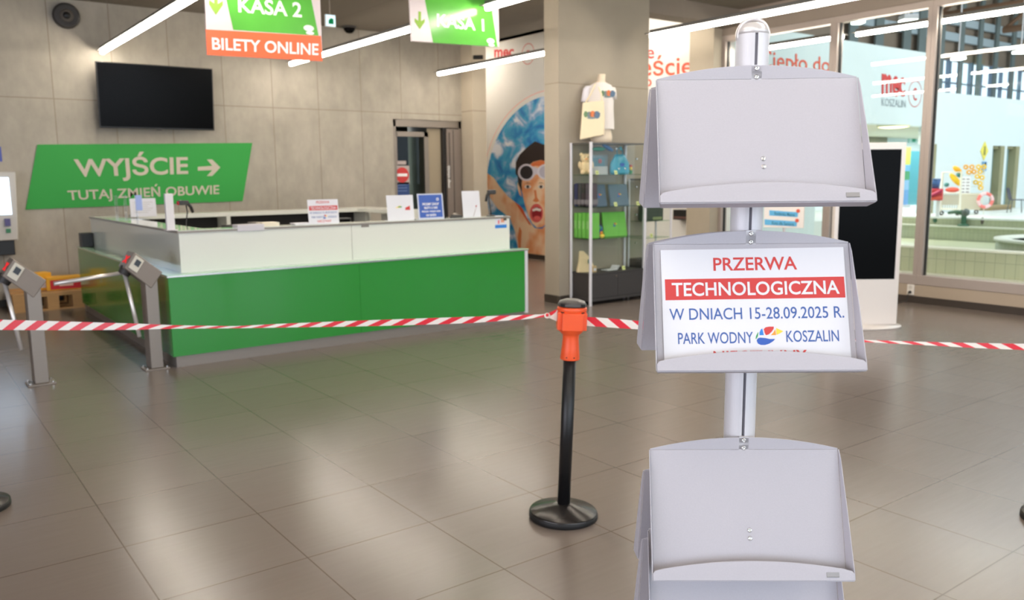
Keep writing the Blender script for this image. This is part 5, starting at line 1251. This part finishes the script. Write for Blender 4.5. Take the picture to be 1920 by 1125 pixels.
# low tiled wall with a white coping nearest the glass
def coping(nm, lo_, hi_): return struct(rect(lo_, hi_, mat('coping_white', (222, 224, 208), 0.4), nm))
struct(rect((10.9, -20, BF), (11.06, YH, 0.605), POOLTILE, 'wall_basin_near')); coping('trim_coping_near', (10.88, -20, 0.605), (11.09, YH, 0.63))
struct(rect((26.4, -20, BF), (26.65, YH, -0.10), POOLTILE, 'wall_basin_far')); coping('trim_coping_far', (26.35, -20, -0.10), (26.7, YH, -0.06))
struct(rect((26.65, -20, -0.10), (26.9, YH, 0.14), POOLTILE, 'wall_deck_edge'))
struct(rect((26.6, -20, 0.14), (50, YH, DK), mat('deck_pale', (222, 226, 222), 0.35), 'floor_deck'))
TBX, TBY = 22.8, 7.9
tb = MB(); tb.lathe([(1.76, BF), (1.76, -0.09)], (TBX, TBY, 0), n=64); tb.lathe([(1.53, -0.09), (1.53, BF)], (TBX, TBY, 0), n=64)
struct(tb.build('wall_round_tub', POOLTILE))
tc_ = MB(); tc_.lathe([(1.49, -0.09), (1.81, -0.09), (1.81, -0.03), (1.49, -0.03), (1.49, -0.09)], (TBX, TBY, 0), n=64); struct(tc_.build('trim_round_tub', MATS['coping_white']))
# white hall wall, taller on the left, with an open bay under it
OX0, OX1, OZ = 21.9, atY(1741, 300, YH).x, 3.1
WT1, WT2 = 5.45, 4.26
w = MB(); w.box((XW + 0.3, YH, BF), (OX0, YH + 0.4, WT1)); w.box((OX0, YH, OZ), (OX1, YH + 0.4, WT1)); struct(w.build('wall_hall_high', HALL_WHITE))
d1 = (atY(1860, 300, YH).x, atY(1882, 300, YH).x); d2 = (atY(1887, 300, YH).x, atY(1910, 300, YH).x)
d0 = (OX1, atY(1754.5, 300, YH).x)
DT = 2.53
w = MB()
w.box((OX1, YH, DT), (50, YH + 0.4, WT2)); w.box((d0[1], YH, 0), (d1[0], YH + 0.4, DT)); w.box((d1[1], YH, 0), (d2[0], YH + 0.4, DT)); w.box((d2[1], YH, 0), (50, YH + 0.4, DT))
struct(w.build('wall_hall_low', HALL_WHITE))
OLIVE = mat('olive_jamb', (150, 146, 112), 0.6)
HGL = mat('hall_door_glass', (150, 184, 190), 0.2)
for n_, (a_, b2_) in enumerate((d1, d2)):
    m = MB(); m.box((b2_ - 0.30, YH - 0.01, DK), (b2_, YH + 0.4, DT)); m.box((a_, YH + 0.08, DT - 0.1), (b2_, YH + 0.4, DT), 0)
    o = struct(m.build('door_%d' % (n_ + 2), [OLIVE]))
    MB().box((a_, YH + 0.26, DK), (b2_ - 0.30, YH + 0.32, DT - 0.1)).build('door_leaf', HGL, o)
    MB().box((a_ + 0.14, YH + 0.255, 1.2), (b2_ - 0.46, YH + 0.26, 1.65)).build('door_notice', PAPER, o)
m = MB(); m.box((d0[1] - 0.20, YH - 0.01, DK), (d0[1], YH + 0.4, DT)); o = struct(m.build('door_4', OLIVE)); MB().box((d0[0], YH + 0.26, DK), (d0[1] - 0.20, YH + 0.32, DT)).build('door_leaf', mat('door_teal_grey', (116, 140, 140), 0.4), o)
# bay
BYB = 20.2; BX1 = 44.0
w = MB(); w.box((OX0 - 0.3, YH + 0.4, 0), (OX0, BYB, OZ + 0.3)); w.box((BX1, YH + 0.4, 0), (BX1 + 0.3, BYB, OZ + 0.3)); w.box((OX0 - 0.3, BYB, 0), (BX1 + 0.3, BYB + 0.3, OZ + 0.3))
struct(w.build('wall_bay', HALL_WHITE)); struct(rect((OX0, YH + 0.4, OZ), (BX1, BYB, OZ + 0.15), mat('bay_soffit', (196, 192, 168), 0.7), 'ceiling_bay')); struct(rect((OX0, YH, -0.3), (BX1, BYB, DK), MATS['deck_pale'], 'floor_bay'))
lp_ = atZ(1675, 240, OZ - 0.08)
t = thing('round_ceiling_lamp', 'round lit ceiling lamp under the soffit beyond the glazing', 'lamp', (lp_.x, lp_.y, OZ))
MB().lathe([(0.48, -0.05), (0.5, -0.03), (0.5, 0)], n=36).build('rim', mat('lamp_rim', (226, 224, 190), 0.5), t); MB().lathe([(1e-6, -0.09), (0.3, -0.08), (0.46, -0.05)], n=36).build('diffuser', emit('warm_round_lamp', (255, 246, 190), 4.0), t)
la = area('bay_lamp_light', (0, 0, 0), (0, 0, 0), 0.8, 0.8, 150, (1.0, 0.97, 0.85)); la.parent = t; la.location = (0, 0, -0.12)
area('added_bay_fill', (35.0, 18.0, OZ - 0.1), (0, 0, 0), 10, 2.5, 480, (0.84, 0.94, 1.0))  # added fill lamp under the closed soffit, brightens the bay
m = MB(); m.box((atY(1615, 260, 19.8).x, 19.8, 2.3), (atY(1664, 260, 19.8).x, BYB, OZ - 0.001)); struct(m.build('trim_bay_duct', mat('duct_brown', (128, 124, 104), 0.7)))
# teal glazed door and a roll-up banner in the bay, an exit plate above
YG = 18.9; xg0, xg1 = atY(1700, 330, YG).x, atY(1727, 330, YG).x
o = thing('glass_door', 'teal glazed door leaf in the bay behind the white totem', 'door', ((xg0 + xg1) / 2, YG, DK)); h_ = (xg1 - xg0) / 2
MB().box((-h_, -0.05, 0), (h_, 0.05, 2.3)).build('leaf', mat('teal_glass', (84, 150, 160), 0.15), o); MB().box((-h_, -0.06, 0), (-h_ + 0.10, 0.06, 2.3)).build('stile', mat('teal_frame', (110, 150, 150), 0.4), o)
YB_ = 17.8; bx0, bx1 = atY(1693, 330, YB_).x, atY(1705, 330, YB_).x
o = thing('banner', 'narrow yellow, blue and green roll-up banner at the right edge of the totem', 'banner', ((bx0 + bx1) / 2, YB_, DK)); h_ = (bx1 - bx0) / 2
MB().box((-h_ * 1.1, -0.12, 0), (h_ * 1.1, 0.12, 0.1)).build('cassette', ALU, o)
m = MB()
for z0_, z1_, mi in ((0.1, 0.7, 0), (0.7, 1.1, 1), (1.1, 1.45, 2), (1.45, 1.7, 3), (1.7, 2.4, 4)): m.box((-h_, -0.008, z0_), (h_, 0.008, z1_), mi)
m.build('printed_sheet', [mat('ban_blue', (110, 160, 214), 0.5), mat('ban_pale', (150, 190, 226), 0.5), mat('ban_green', (84, 160, 110), 0.5), mat('ban_blue2', (120, 180, 230), 0.5), mat('ban_yellow', (214, 222, 96), 0.5)], o); MB().cyl((0, 0.03, 0.08), (0, 0.03, 2.35), 0.02, n=8).build('pole', ALU, o)
p_ = atY(1713, 260, BYB - 0.08)
o = thing('exit_plate', 'small green exit pictogram plate on the far bay wall', 'exit sign', (p_.x, BYB - 0.01, p_.z))
MB().box((-0.36, -0.06, -0.18), (0.36, 0, 0.18)).build('plate', mat('plate_pale', (190, 226, 220), 0.4), o); MB().box((-0.10, -0.066, -0.15), (0.20, -0.06, 0.15)).build('green_pictogram', mat('plate_green', (60, 160, 130), 0.5), o)
# lettering on the tall wall
YL = YH - 0.006
lettering_on_wall('orange-red lettering Ciepło do on the hall wall behind the glass, by the pole top', [('t', ('Ciepło do', [atY(1424, 92, YL), atY(1556, 108, YL), atY(1424, 139, YL), atY(1556, 144, YL)]), LETORANGE, 0.006)], atY(1490, 120, YH))
rc = atY(1716, 176, YL)
lettering_on_wall('red lettering mec above grey KOSZALIN with a thin ring, on the hall wall', [('t', ('mec', [atY(1653, 137, YL), atY(1697, 146, YL), atY(1653, 181, YL), atY(1697, 181, YL)]), LETRED, 0.03), ('t', ('KOSZALIN', [atY(1653, 184, YL), atY(1698, 188, YL), atY(1653, 198, YL), atY(1698, 202, YL)]), mat('letter_grey', (140, 150, 156), 0.6), 0.0), ('r', (rc, 0.41, 0.012, (0, 1, 0)), LETRED, 0), ('t', ('C', [atY(1712, 164, YL), atY(1719, 165, YL), atY(1712, 188, YL), atY(1719, 189, YL)]), LETRED, 0.01)], atY(1680, 170, YH))
# upper hall: clerestory windows, louvres, columns, roof and trusses
YC = 18.6; HZ = 10.5; HY0 = -20
DKB = mat('hall_dark_brown', (150, 132, 116), 0.8, noise=0.15, nscale=1.2)
COLM = mat('hall_column', (122, 134, 134), 0.6)
cl0, cl1 = 4.92, 6.41; wx0 = 35.6
w = MB(); w.box((XW + 0.3, YC, cl1), (50, YC + 0.3, HZ)); w.box((XW + 0.3, YC, 3.3), (50, YC + 0.3, cl0)); w.box((XW + 0.3, YC, cl0), (wx0, YC + 0.3, cl1)); struct(w.build('wall_hall_back', DKB))
struct(rect((OX1 - 0.4, YH + 0.4, WT2 - 0.2), (50, YC, WT2), HALL_WHITE, 'floor_hall_gallery')); struct(rect((XW + 0.3, YH + 0.4, WT1 - 0.2), (OX1 - 0.4, YC, WT1), HALL_WHITE, 'floor_hall_gallery_left'))
for i in range(7):
    x = wx0 + i * 2.0
    m = MB(); m.box((x, YC - 0.02, cl0), (x + 0.16, YC + 0.16, cl1)); m.box((x + 1.03, YC, cl0), (x + 1.1, YC + 0.16, cl1)); m.box((x, YC, cl0 + 0.5), (x + 2.0, YC + 0.16, cl0 + 0.55)); o = struct(m.build('window_%d' % (i + 7), mat('clere_frame', (120, 140, 160), 0.4)))
    MB().face([(x, YC + 0.1, cl0), (x + 2.0, YC + 0.1, cl0), (x + 2.0, YC + 0.1, cl1), (x, YC + 0.1, cl1)]).build('window_pane', CLEAR, o)
for i, px_ in enumerate((1597, 1646, 1698, 1727, 1768, 1805, 1840, 1871, 1903)):
    x = atY(px_, 60, YC - 0.25).x - 0.16; struct(rect((x, YC - 0.28, WT2 if x > OX1 - 0.4 else WT1), (x + (0.56 if i < 4 else 0.33), YC - 0.2, HZ), COLM, 'trim_hall_column_%d' % (i + 1)))
for z in (7.16, 7.83):
    struct(rect((28.2, YC - 0.19, z), (50, YC - 0.03, z + 0.33), mat('louvre_pale', (190, 204, 212), 0.5), 'trim_hall_louvre_%d' % int(z * 10)))
struct(rect((XW + 0.3, HY0, HZ), (50, YC + 0.3, HZ + 0.3), DKB, 'ceiling_hall'))
struct(rect((50, HY0, -0.6), (50.3, YC, HZ), HALL_WHITE, 'wall_hall_far'))
w = MB(); w.box((XW, HY0 - 0.3, -0.6), (50, HY0, 1.2)); w.box((XW, HY0 - 0.3, 8.2), (50, HY0, HZ))
for x in (10.1, 18, 26, 34, 42): w.box((x, HY0 - 0.3, 1.2), (x + 0.4, HY0, 8.2))
struct(w.build('wall_hall_window_side', HALL_WHITE))
struct(rect((XW + 0.03, HY0, CE + 0.21), (XW + 0.29, YC, HZ), mat('hall_upper_side', (150, 140, 130), 0.8), 'wall_hall_over_glazing'))
TRM = mat('truss_brown', (140, 106, 82), 0.6); TRW = mat('truss_pale', (206, 210, 216), 0.5)
for i, x in enumerate((23.2, 29.0, 34.8, 40.6)):
    m = MB(); zt_, zb_ = 9.9, 7.8
    for z in (zt_, zb_): m.cyl((x, HY0 + 1, z), (x, YC - 0.8, z), 0.15, n=10)
    n_ = 14; yy = [HY0 + 1 + (YC - 1.8 - HY0) * j / n_ for j in range(n_ + 1)]
    for j in range(n_): m.cyl((x, yy[j], zb_ if j % 2 == 0 else zt_), (x, yy[j + 1], zt_ if j % 2 == 0 else zb_), 0.09, n=8)
    struct(m.build('beam_truss_%d' % (i + 1), TRM))
m = MB(); m.cyl((27.4, 15.8, 8.74), (44, 6.6, 8.3), 0.36, n=20); struct(m.build('beam_air_duct', TRW))
HG = 'hall lamps seen through the glazing'
HL = emit('hall_lamp_glow', (236, 250, 240), 9.0)
def hall_lamp(px, py, y, w_, label):
    p_ = atY(px, py, y)
    t = thing('hall_lamp', label, 'lamp', p_, R(-35), HG)
    MB().box((-w_, -0.16, 0.03), (w_, 0.16, 0.16)).build('housing', ALU, t, bevel=0.02); MB().box((-w_ * 0.95, -0.15, -0.03), (w_ * 0.95, 0.15, 0.03)).build('diffuser', HL, t)
    MB().cyl((0, 0, 0.16), (0, 0, HZ - p_.z), 0.02, n=6).build('rod', ALU, t)
hall_lamp(1592, 37, 12.6, 0.2, 'bright hall lamp high in the first pane, left of a smaller one'); hall_lamp(1609, 42, 13.1, 0.13, 'bright small hall lamp beside the upper left hall lamp')
hall_lamp(1703, 40, 12, 0.2, 'bright hall lamp high in the first pane, near the right mullion'); hall_lamp(1797, 110, 13.4, 0.17, 'bright hall lamp in the right pane, between the mullion and the right edge'); hall_lamp(1914, 98, 12.3, 0.2, 'bright hall lamp cut by the right edge of the picture'); hall_lamp(1749.5, 118, 13.7, 0.08, 'bright small hall lamp just right of the second mullion')
# strip lamps hung in the corridor beyond the glass
for a_, b2_, lab in ((6.62, 8.2, 'strip lamp beyond the glass, right of the display stand pole'), (2.0, 6.42, 'strip lamp beyond the glass crossing both wide panes')): strip(10.47, a_, b2_, 3.42, lab, 'strip lamps beyond the glazing')
# ------------------------------------------------------------------ things on the pool deck, turned to face the lobby
YD = 13.4; MPP = 0.0177; RD = R(-66)
def dpt(px, py, y=YD): return atY(px, py, y)
def deck_thing(nm, label, cat, px, y=YD, group=None, rz=RD, z=DK):
    return thing(nm, label, cat, (dpt(px, 400, y).x, y, z), rz, group)
def dz(px, py, y=YD): return dpt(px, py, y).z - DK
WIRE = mat('cart_wire', (226, 224, 206), 0.5)
cw = 31 * MPP; cdp = 0.36; ztop = dz(1780, 323); zmid = dz(1780, 362)
t = deck_thing('trolley', 'pale wire trolley full of yellow floats on the pool deck', 'trolley', 1780)
fr = MB()
for x in (-cw/2, cw/2):
    for y in (0, cdp): fr.cyl((x, y, 0.12), (x, y, ztop), 0.03, n=8)
for z in (0.2, zmid, ztop):
    for y in (0, cdp): fr.cyl((-cw/2, y, z), (cw/2, y, z), 0.018, n=8)
    for x in (-cw/2, cw/2): fr.cyl((x, 0, z), (x, cdp, z), 0.018, n=8)
fr.build('frame', WIRE, t)
bk = MB()
for i in range(9):
    x = -cw/2 + cw * i / 8; bk.box((x - 0.012, -0.01, 0.2), (x + 0.012, 0.0, zmid))
bk.box((-cw/2, 0, 0.19), (cw/2, cdp, 0.21)); bk.box((-cw/2, 0.002, 0.34), (cw/2, 0.012, zmid - 0.05)); bk.build('basket', mat('basket_pale', (196, 192, 172), 0.6), t)
for x in (-cw/2 + 0.04, cw/2 - 0.04):
    for y in (0.03, cdp - 0.03): MB().torus((x, y, 0.07), 0.05, 0.02, (0, 1, 0), 16, 6).build('wheel', DARKP, t)
TRL = t.matrix_basis.copy() if False else Matrix.Translation(t.location) @ Matrix.Rotation(RD, 4, 'Z')
YF1 = mat('float_yellow', (240, 196, 40), 0.5); YF2 = mat('float_amber', (234, 168, 30), 0.5); CORAL = mat('float_coral', (236, 98, 76), 0.5); TEAL = mat('float_teal', (60, 130, 130), 0.5)
def float_in(px, py, l_, r_, m_, rot, label, dy):
    z = dz(px, py); x = (px - 1780) * MPP
    ob = MB().ball((0, 0, 0), r_, 0, 16, (l_ / r_, 1, 1), rot=Matrix.Rotation(rot, 3, 'Y')).build('float', m_)
    ob.location = TRL @ Vector((x, dy, z)); ob.rotation_euler = (0, 0, RD)
    tag(ob, label, 'float', 'floats in the pool trolley')
float_in(1788, 318, 0.16, 0.085, YF2, R(38), 'amber float lying on top of the trolley', 0.10)
float_in(1786, 337, 0.26, 0.095, YF1, R(50), 'long yellow float slanting through the trolley', 0.10)
float_in(1782, 356, 0.21, 0.085, CORAL, R(0), 'coral float at the bottom of the trolley load', 0.10)
float_in(1792, 328, 0.10, 0.08, TEAL, R(20), 'teal float tucked behind the yellow ones in the trolley', 0.28)
float_in(1772, 347, 0.08, 0.07, TEAL, R(0), 'small teal float at the left of the trolley', 0.26)
cw = 36 * MPP; zt_ = dz(1816, 363)
t = deck_thing('basket_cart', 'cream slatted basket cart right of the trolley on the pool deck', 'cart', 1816)
bk = MB()
for i in range(17):
    x = -cw/2 + cw * i / 16
    for y in (0, 0.5): bk.box((x - 0.010, y - 0.01, 0.16), (x + 0.010, y + 0.01, zt_))
bk.box((-cw/2, 0, 0.14), (cw/2, 0.5, 0.18)); bk.box((-cw/2, 0.014, 0.18), (cw/2, 0.024, zt_ - 0.02)); bk.box((-cw/2, -0.015, zt_ - 0.04), (cw/2, 0.015, zt_)); bk.box((-cw/2, 0.485, zt_ - 0.04), (cw/2, 0.515, zt_)); bk.build('basket', mat('basket_cream', (222, 216, 194), 0.6), t)
for x in (-cw/2 + 0.1, cw/2 - 0.1): 
    for y in (0.08, 0.42): MB().torus((x, y, 0.07), 0.05, 0.02, (0, 1, 0), 16, 6).build('wheel', DARKP, t)
CRT = Matrix.Translation(t.location) @ Matrix.Rotation(RD, 4, 'Z')
def cart_pt(px, py, dy): return CRT @ Vector(((px - 1816) * MPP, dy, dz(px, py)))
hh = dz(1808, 331) - 0.18; hw = 8.5 * MPP
t = thing('notice_rack', 'white rack of small printed cards standing in the basket cart', 'rack', CRT @ Vector(((1807.5 - 1816) * MPP, 0.12, 0.18)), RD)
MB().box((-hw, -0.03, 0), (hw, 0.03, hh)).build('panel', mat('rack_white', (226, 228, 230), 0.5), t)
for i in range(5):
    for j in (-1, 1): MB().box((-hw * 0.3 + j * hw * 0.45, -0.035, hh * (0.5 + 0.1 * i)), (hw * 0.3 + j * hw * 0.45, -0.03, hh * (0.53 + 0.1 * i))).build('card_print', mat('print_grey', (120, 110, 120), 0.6), t)
t = thing('float_rack', 'thin pale rack rising from the basket cart, hung with yellow float rings', 'rack', CRT @ Vector(((1824 - 1816) * MPP, 0.34, 0.18)), RD)
for x in (-0.30, 0.23): MB().cyl((x, 0, 0), (x, 0, dz(1824, 309) - 0.18), 0.012, n=8).build('upright', WIRE, t)
for py in (310, 320, 329, 340, 350): MB().cyl((-0.30, 0, dz(1824, py) - 0.18), (0.23, 0, dz(1824, py) - 0.18), 0.008, n=8).build('crossbar', WIRE, t)
pts = [(1806, 313), (1816, 313), (1827, 313), (1836, 313), (1812, 323), (1820, 322), (1830, 322), (1826, 331), (1834, 333), (1824, 342), (1831, 344), (1833, 352)]
wh_ = ['far left of the top row', 'second in the top row', 'third in the top row', 'right end of the top row', 'left in the second row', 'middle of the second row', 'right in the second row', 'left in the third row', 'right in the third row', 'left in the fourth row', 'right in the fourth row', 'lowest of all']
for (px, py), ww in zip(pts, wh_):
    o = MB(); o.torus((0, 0, 0), 0.058, 0.026, (0.25, 1, 0.1), 20, 8); ob = o.build('swim_ring', YF2 if py < 326 and px < 1825 else YF1); ob.location = cart_pt(px, py, 0.29); ob.rotation_euler = (0, 0, RD)
    tag(ob, 'small yellow float ring on the basket cart rack, ' + ww, 'float', 'yellow float rings over the basket cart')
t = thing('lifebuoy', 'pale pink and red lifebuoy leaning against the basket cart', 'lifebuoy', CRT @ Vector(((1842 - 1816) * MPP, -0.12, 0)), RD + R(25))
zc_ = dz(1842, 374)
m = MB()
for i in range(8): m.torus((0, 0, zc_), 0.22, 0.055, (0, 1, 0), 6, 10, i % 2, a0=2*PI*i/8, a1=2*PI*(i+1)/8)
m.build('ring', [mat('buoy_pale', (240, 196, 196), 0.5), mat('buoy_coral', (238, 120, 110), 0.5)], t)
MB().cyl((0, 0.06, 0), (0, 0.06, zc_ - 0.2), 0.015, n=8).build('stand_rod', WIRE, t)
cw = 26 * MPP; zb_, zt_ = dz(1750, 376), dz(1750, 354)
t = deck_thing('float_bin', 'red and crimson float bin on white legs behind the second mullion', 'bin', 1750)
MB().box((-cw/2, 0, zb_), (cw/2, 0.4, zt_)).build('bin', mat('bin_red', (200, 52, 62), 0.5), t, bevel=0.03)
m = MB(); m.cyl((-cw * 0.4, -0.03, zb_ + 0.1), (cw * 0.42, -0.04, zt_ - 0.05), 0.05, n=12); m.cyl((-cw * 0.2, -0.04, zb_ + 0.05), (cw * 0.45, -0.04, zb_ + 0.1), 0.045, n=12, mi=1); m.build('rolled_mats', [mat('mat_crimson', (190, 40, 90), 0.5), mat('mat_orange', (222, 84, 60), 0.5)], t)
for x in (-cw * 0.3, cw * 0.25): MB().box((x - 0.05, 0.05, 0), (x + 0.05, 0.3, zb_)).build('leg', mat('leg_white', (220, 222, 220), 0.5), t)
BIN = Matrix.Translation(t.location) @ Matrix.Rotation(RD, 4, 'Z')
t = thing('blue_tub', 'blue tub resting on top of the red float bin', 'tub', BIN @ Vector((-0.02, 0.2, zt_)), RD)
hh = dz(1749, 336) - zt_
MB().loft([ringe(0, 0.13, 0.12, 0), ringe(0, 0.17, 0.16, hh)]).build('tub', mat('tub_blue', (48, 92, 150), 0.5), t); MB().torus((0, 0, hh), 0.165, 0.015, (0, 0, 1), 28, 6).build('rim', mat('tub_rim', (70, 120, 170), 0.5), t)
# chair at the right
t = deck_thing('plastic_chair', 'dark plastic chair at the right end of the pool deck', 'chair', 1905, 12.8, None, R(8))
CH = mat('chair_dark', (62, 62, 74), 0.5)
MB().loft([[Vector((x, y, z)) for x, z in ((-0.2, 0.42), (0.2, 0.42), (0.2, 0.45), (-0.2, 0.45))] for y in (-0.2, 0.0, 0.2)], smooth=False).build('seat', CH, t, bevel=0.01)
MB().prism([(-0.2, 0.2, 0.45), (0.2, 0.2, 0.45), (0.17, 0.3, 0.84), (-0.17, 0.3, 0.84)], (0, 0.02, 0)).build('backrest', CH, t, bevel=0.01)
for x, y in ((-0.18, -0.18), (0.18, -0.18), (-0.18, 0.18), (0.18, 0.18)): MB().cyl((x * 1.25, y * 1.25, 0), (x, y, 0.43), 0.016, n=8).build('leg', mat('chair_leg', (90, 96, 96), 0.4, 0.4), t)
# basin fittings
p_ = Vector((26.52, atX(1806, 424, 26.52).y, -0.06))
t = thing('pool_jet', 'dark green pool fitting with a sideways nozzle on the far basin coping', 'pool fitting', p_)
DG = mat('fitting_green', (44, 92, 66), 0.4)
MB().lathe([(0.16, 0), (0.16, 0.04), (0.09, 0.07), (1e-6, 0.07)], n=20).build('foot', DG, t); MB().cyl((0, 0, 0.04), (0, 0, 0.50), 0.075, n=14).build('column', DG, t); MB().tube([(0, 0.03, 0.40), (0.0, 0.28, 0.43), (0.0, 0.48, 0.39)], [0.08, 0.06, 0.045], 10).build('nozzle', DG, t); MB().ball((0, -0.05, 0.42), 0.12, 0, 14).build('valve', mat('valve_dark', (70, 84, 80), 0.4), t)
for px, py, lab, m_ in ((1753, 413.5, 'small round dark inlet on the far basin wall, left of the fitting', DG), (1842, 414, 'small dark upright inlet on the far basin wall, right of the fitting', mat('inlet_brown', (96, 84, 76), 0.5))):
    p_ = atX(px, py, 26.65); o = MB().ball((0, 0, 0), 0.1, 0, 14, (0.5, 0.7 if py < 413.8 else 0.5, 0.8 if py < 413.8 else 1.1)).build('basin_inlet', m_); o.location = p_; tag(o, lab, 'inlet', 'inlets in the basin wall')
p_ = dpt(1845, 283, YH)
t = thing('warning_sign', 'yellow diamond warning sign on the far hall wall', 'sign', (p_.x, YH - 0.002, p_.z))
MB().prism([(0, -0.02, -0.34), (0.3, -0.02, 0), (0, -0.02, 0.34), (-0.3, -0.02, 0)], (0, 0.02, 0)).build('plate', mat('warn_yellow', (232, 216, 90), 0.5), t); MB().prism([(-0.08, -0.023, -0.15), (0.08, -0.023, -0.15), (0.05, -0.023, 0.17), (-0.05, -0.023, 0.17)], (0, 0.002, 0)).build('pictogram', mat('warn_olive', (130, 130, 60), 0.5), t)
p_ = dpt(1843, 312, YH); t = thing('wall_control', 'small blue wall control below the yellow warning sign', 'control box', (p_.x, YH - 0.002, p_.z))
MB().box((-0.12, -0.08, -0.17), (0.12, 0, 0.17)).build('case', mat('control_blue', (110, 160, 200), 0.5), t, bevel=0.01); MB().box((-0.06, -0.086, 0.03), (0.06, -0.08, 0.13)).build('display', SCREEN, t)
p_ = dpt(1866, 390, YH - 0.25); t = thing('wooden_step', 'low olive-brown step before the first far door', 'step', (p_.x, YH - 0.27, DK))
MB().box((-0.9, -0.22, 0.0), (0.8, 0.22, 0.17)).build('tread', mat('step_olive', (150, 130, 84), 0.7), t, bevel=0.01); MB().box((-0.88, -0.23, 0.02), (0.78, -0.22, 0.10)).build('riser', mat('step_olive2', (130, 112, 72), 0.7), t)
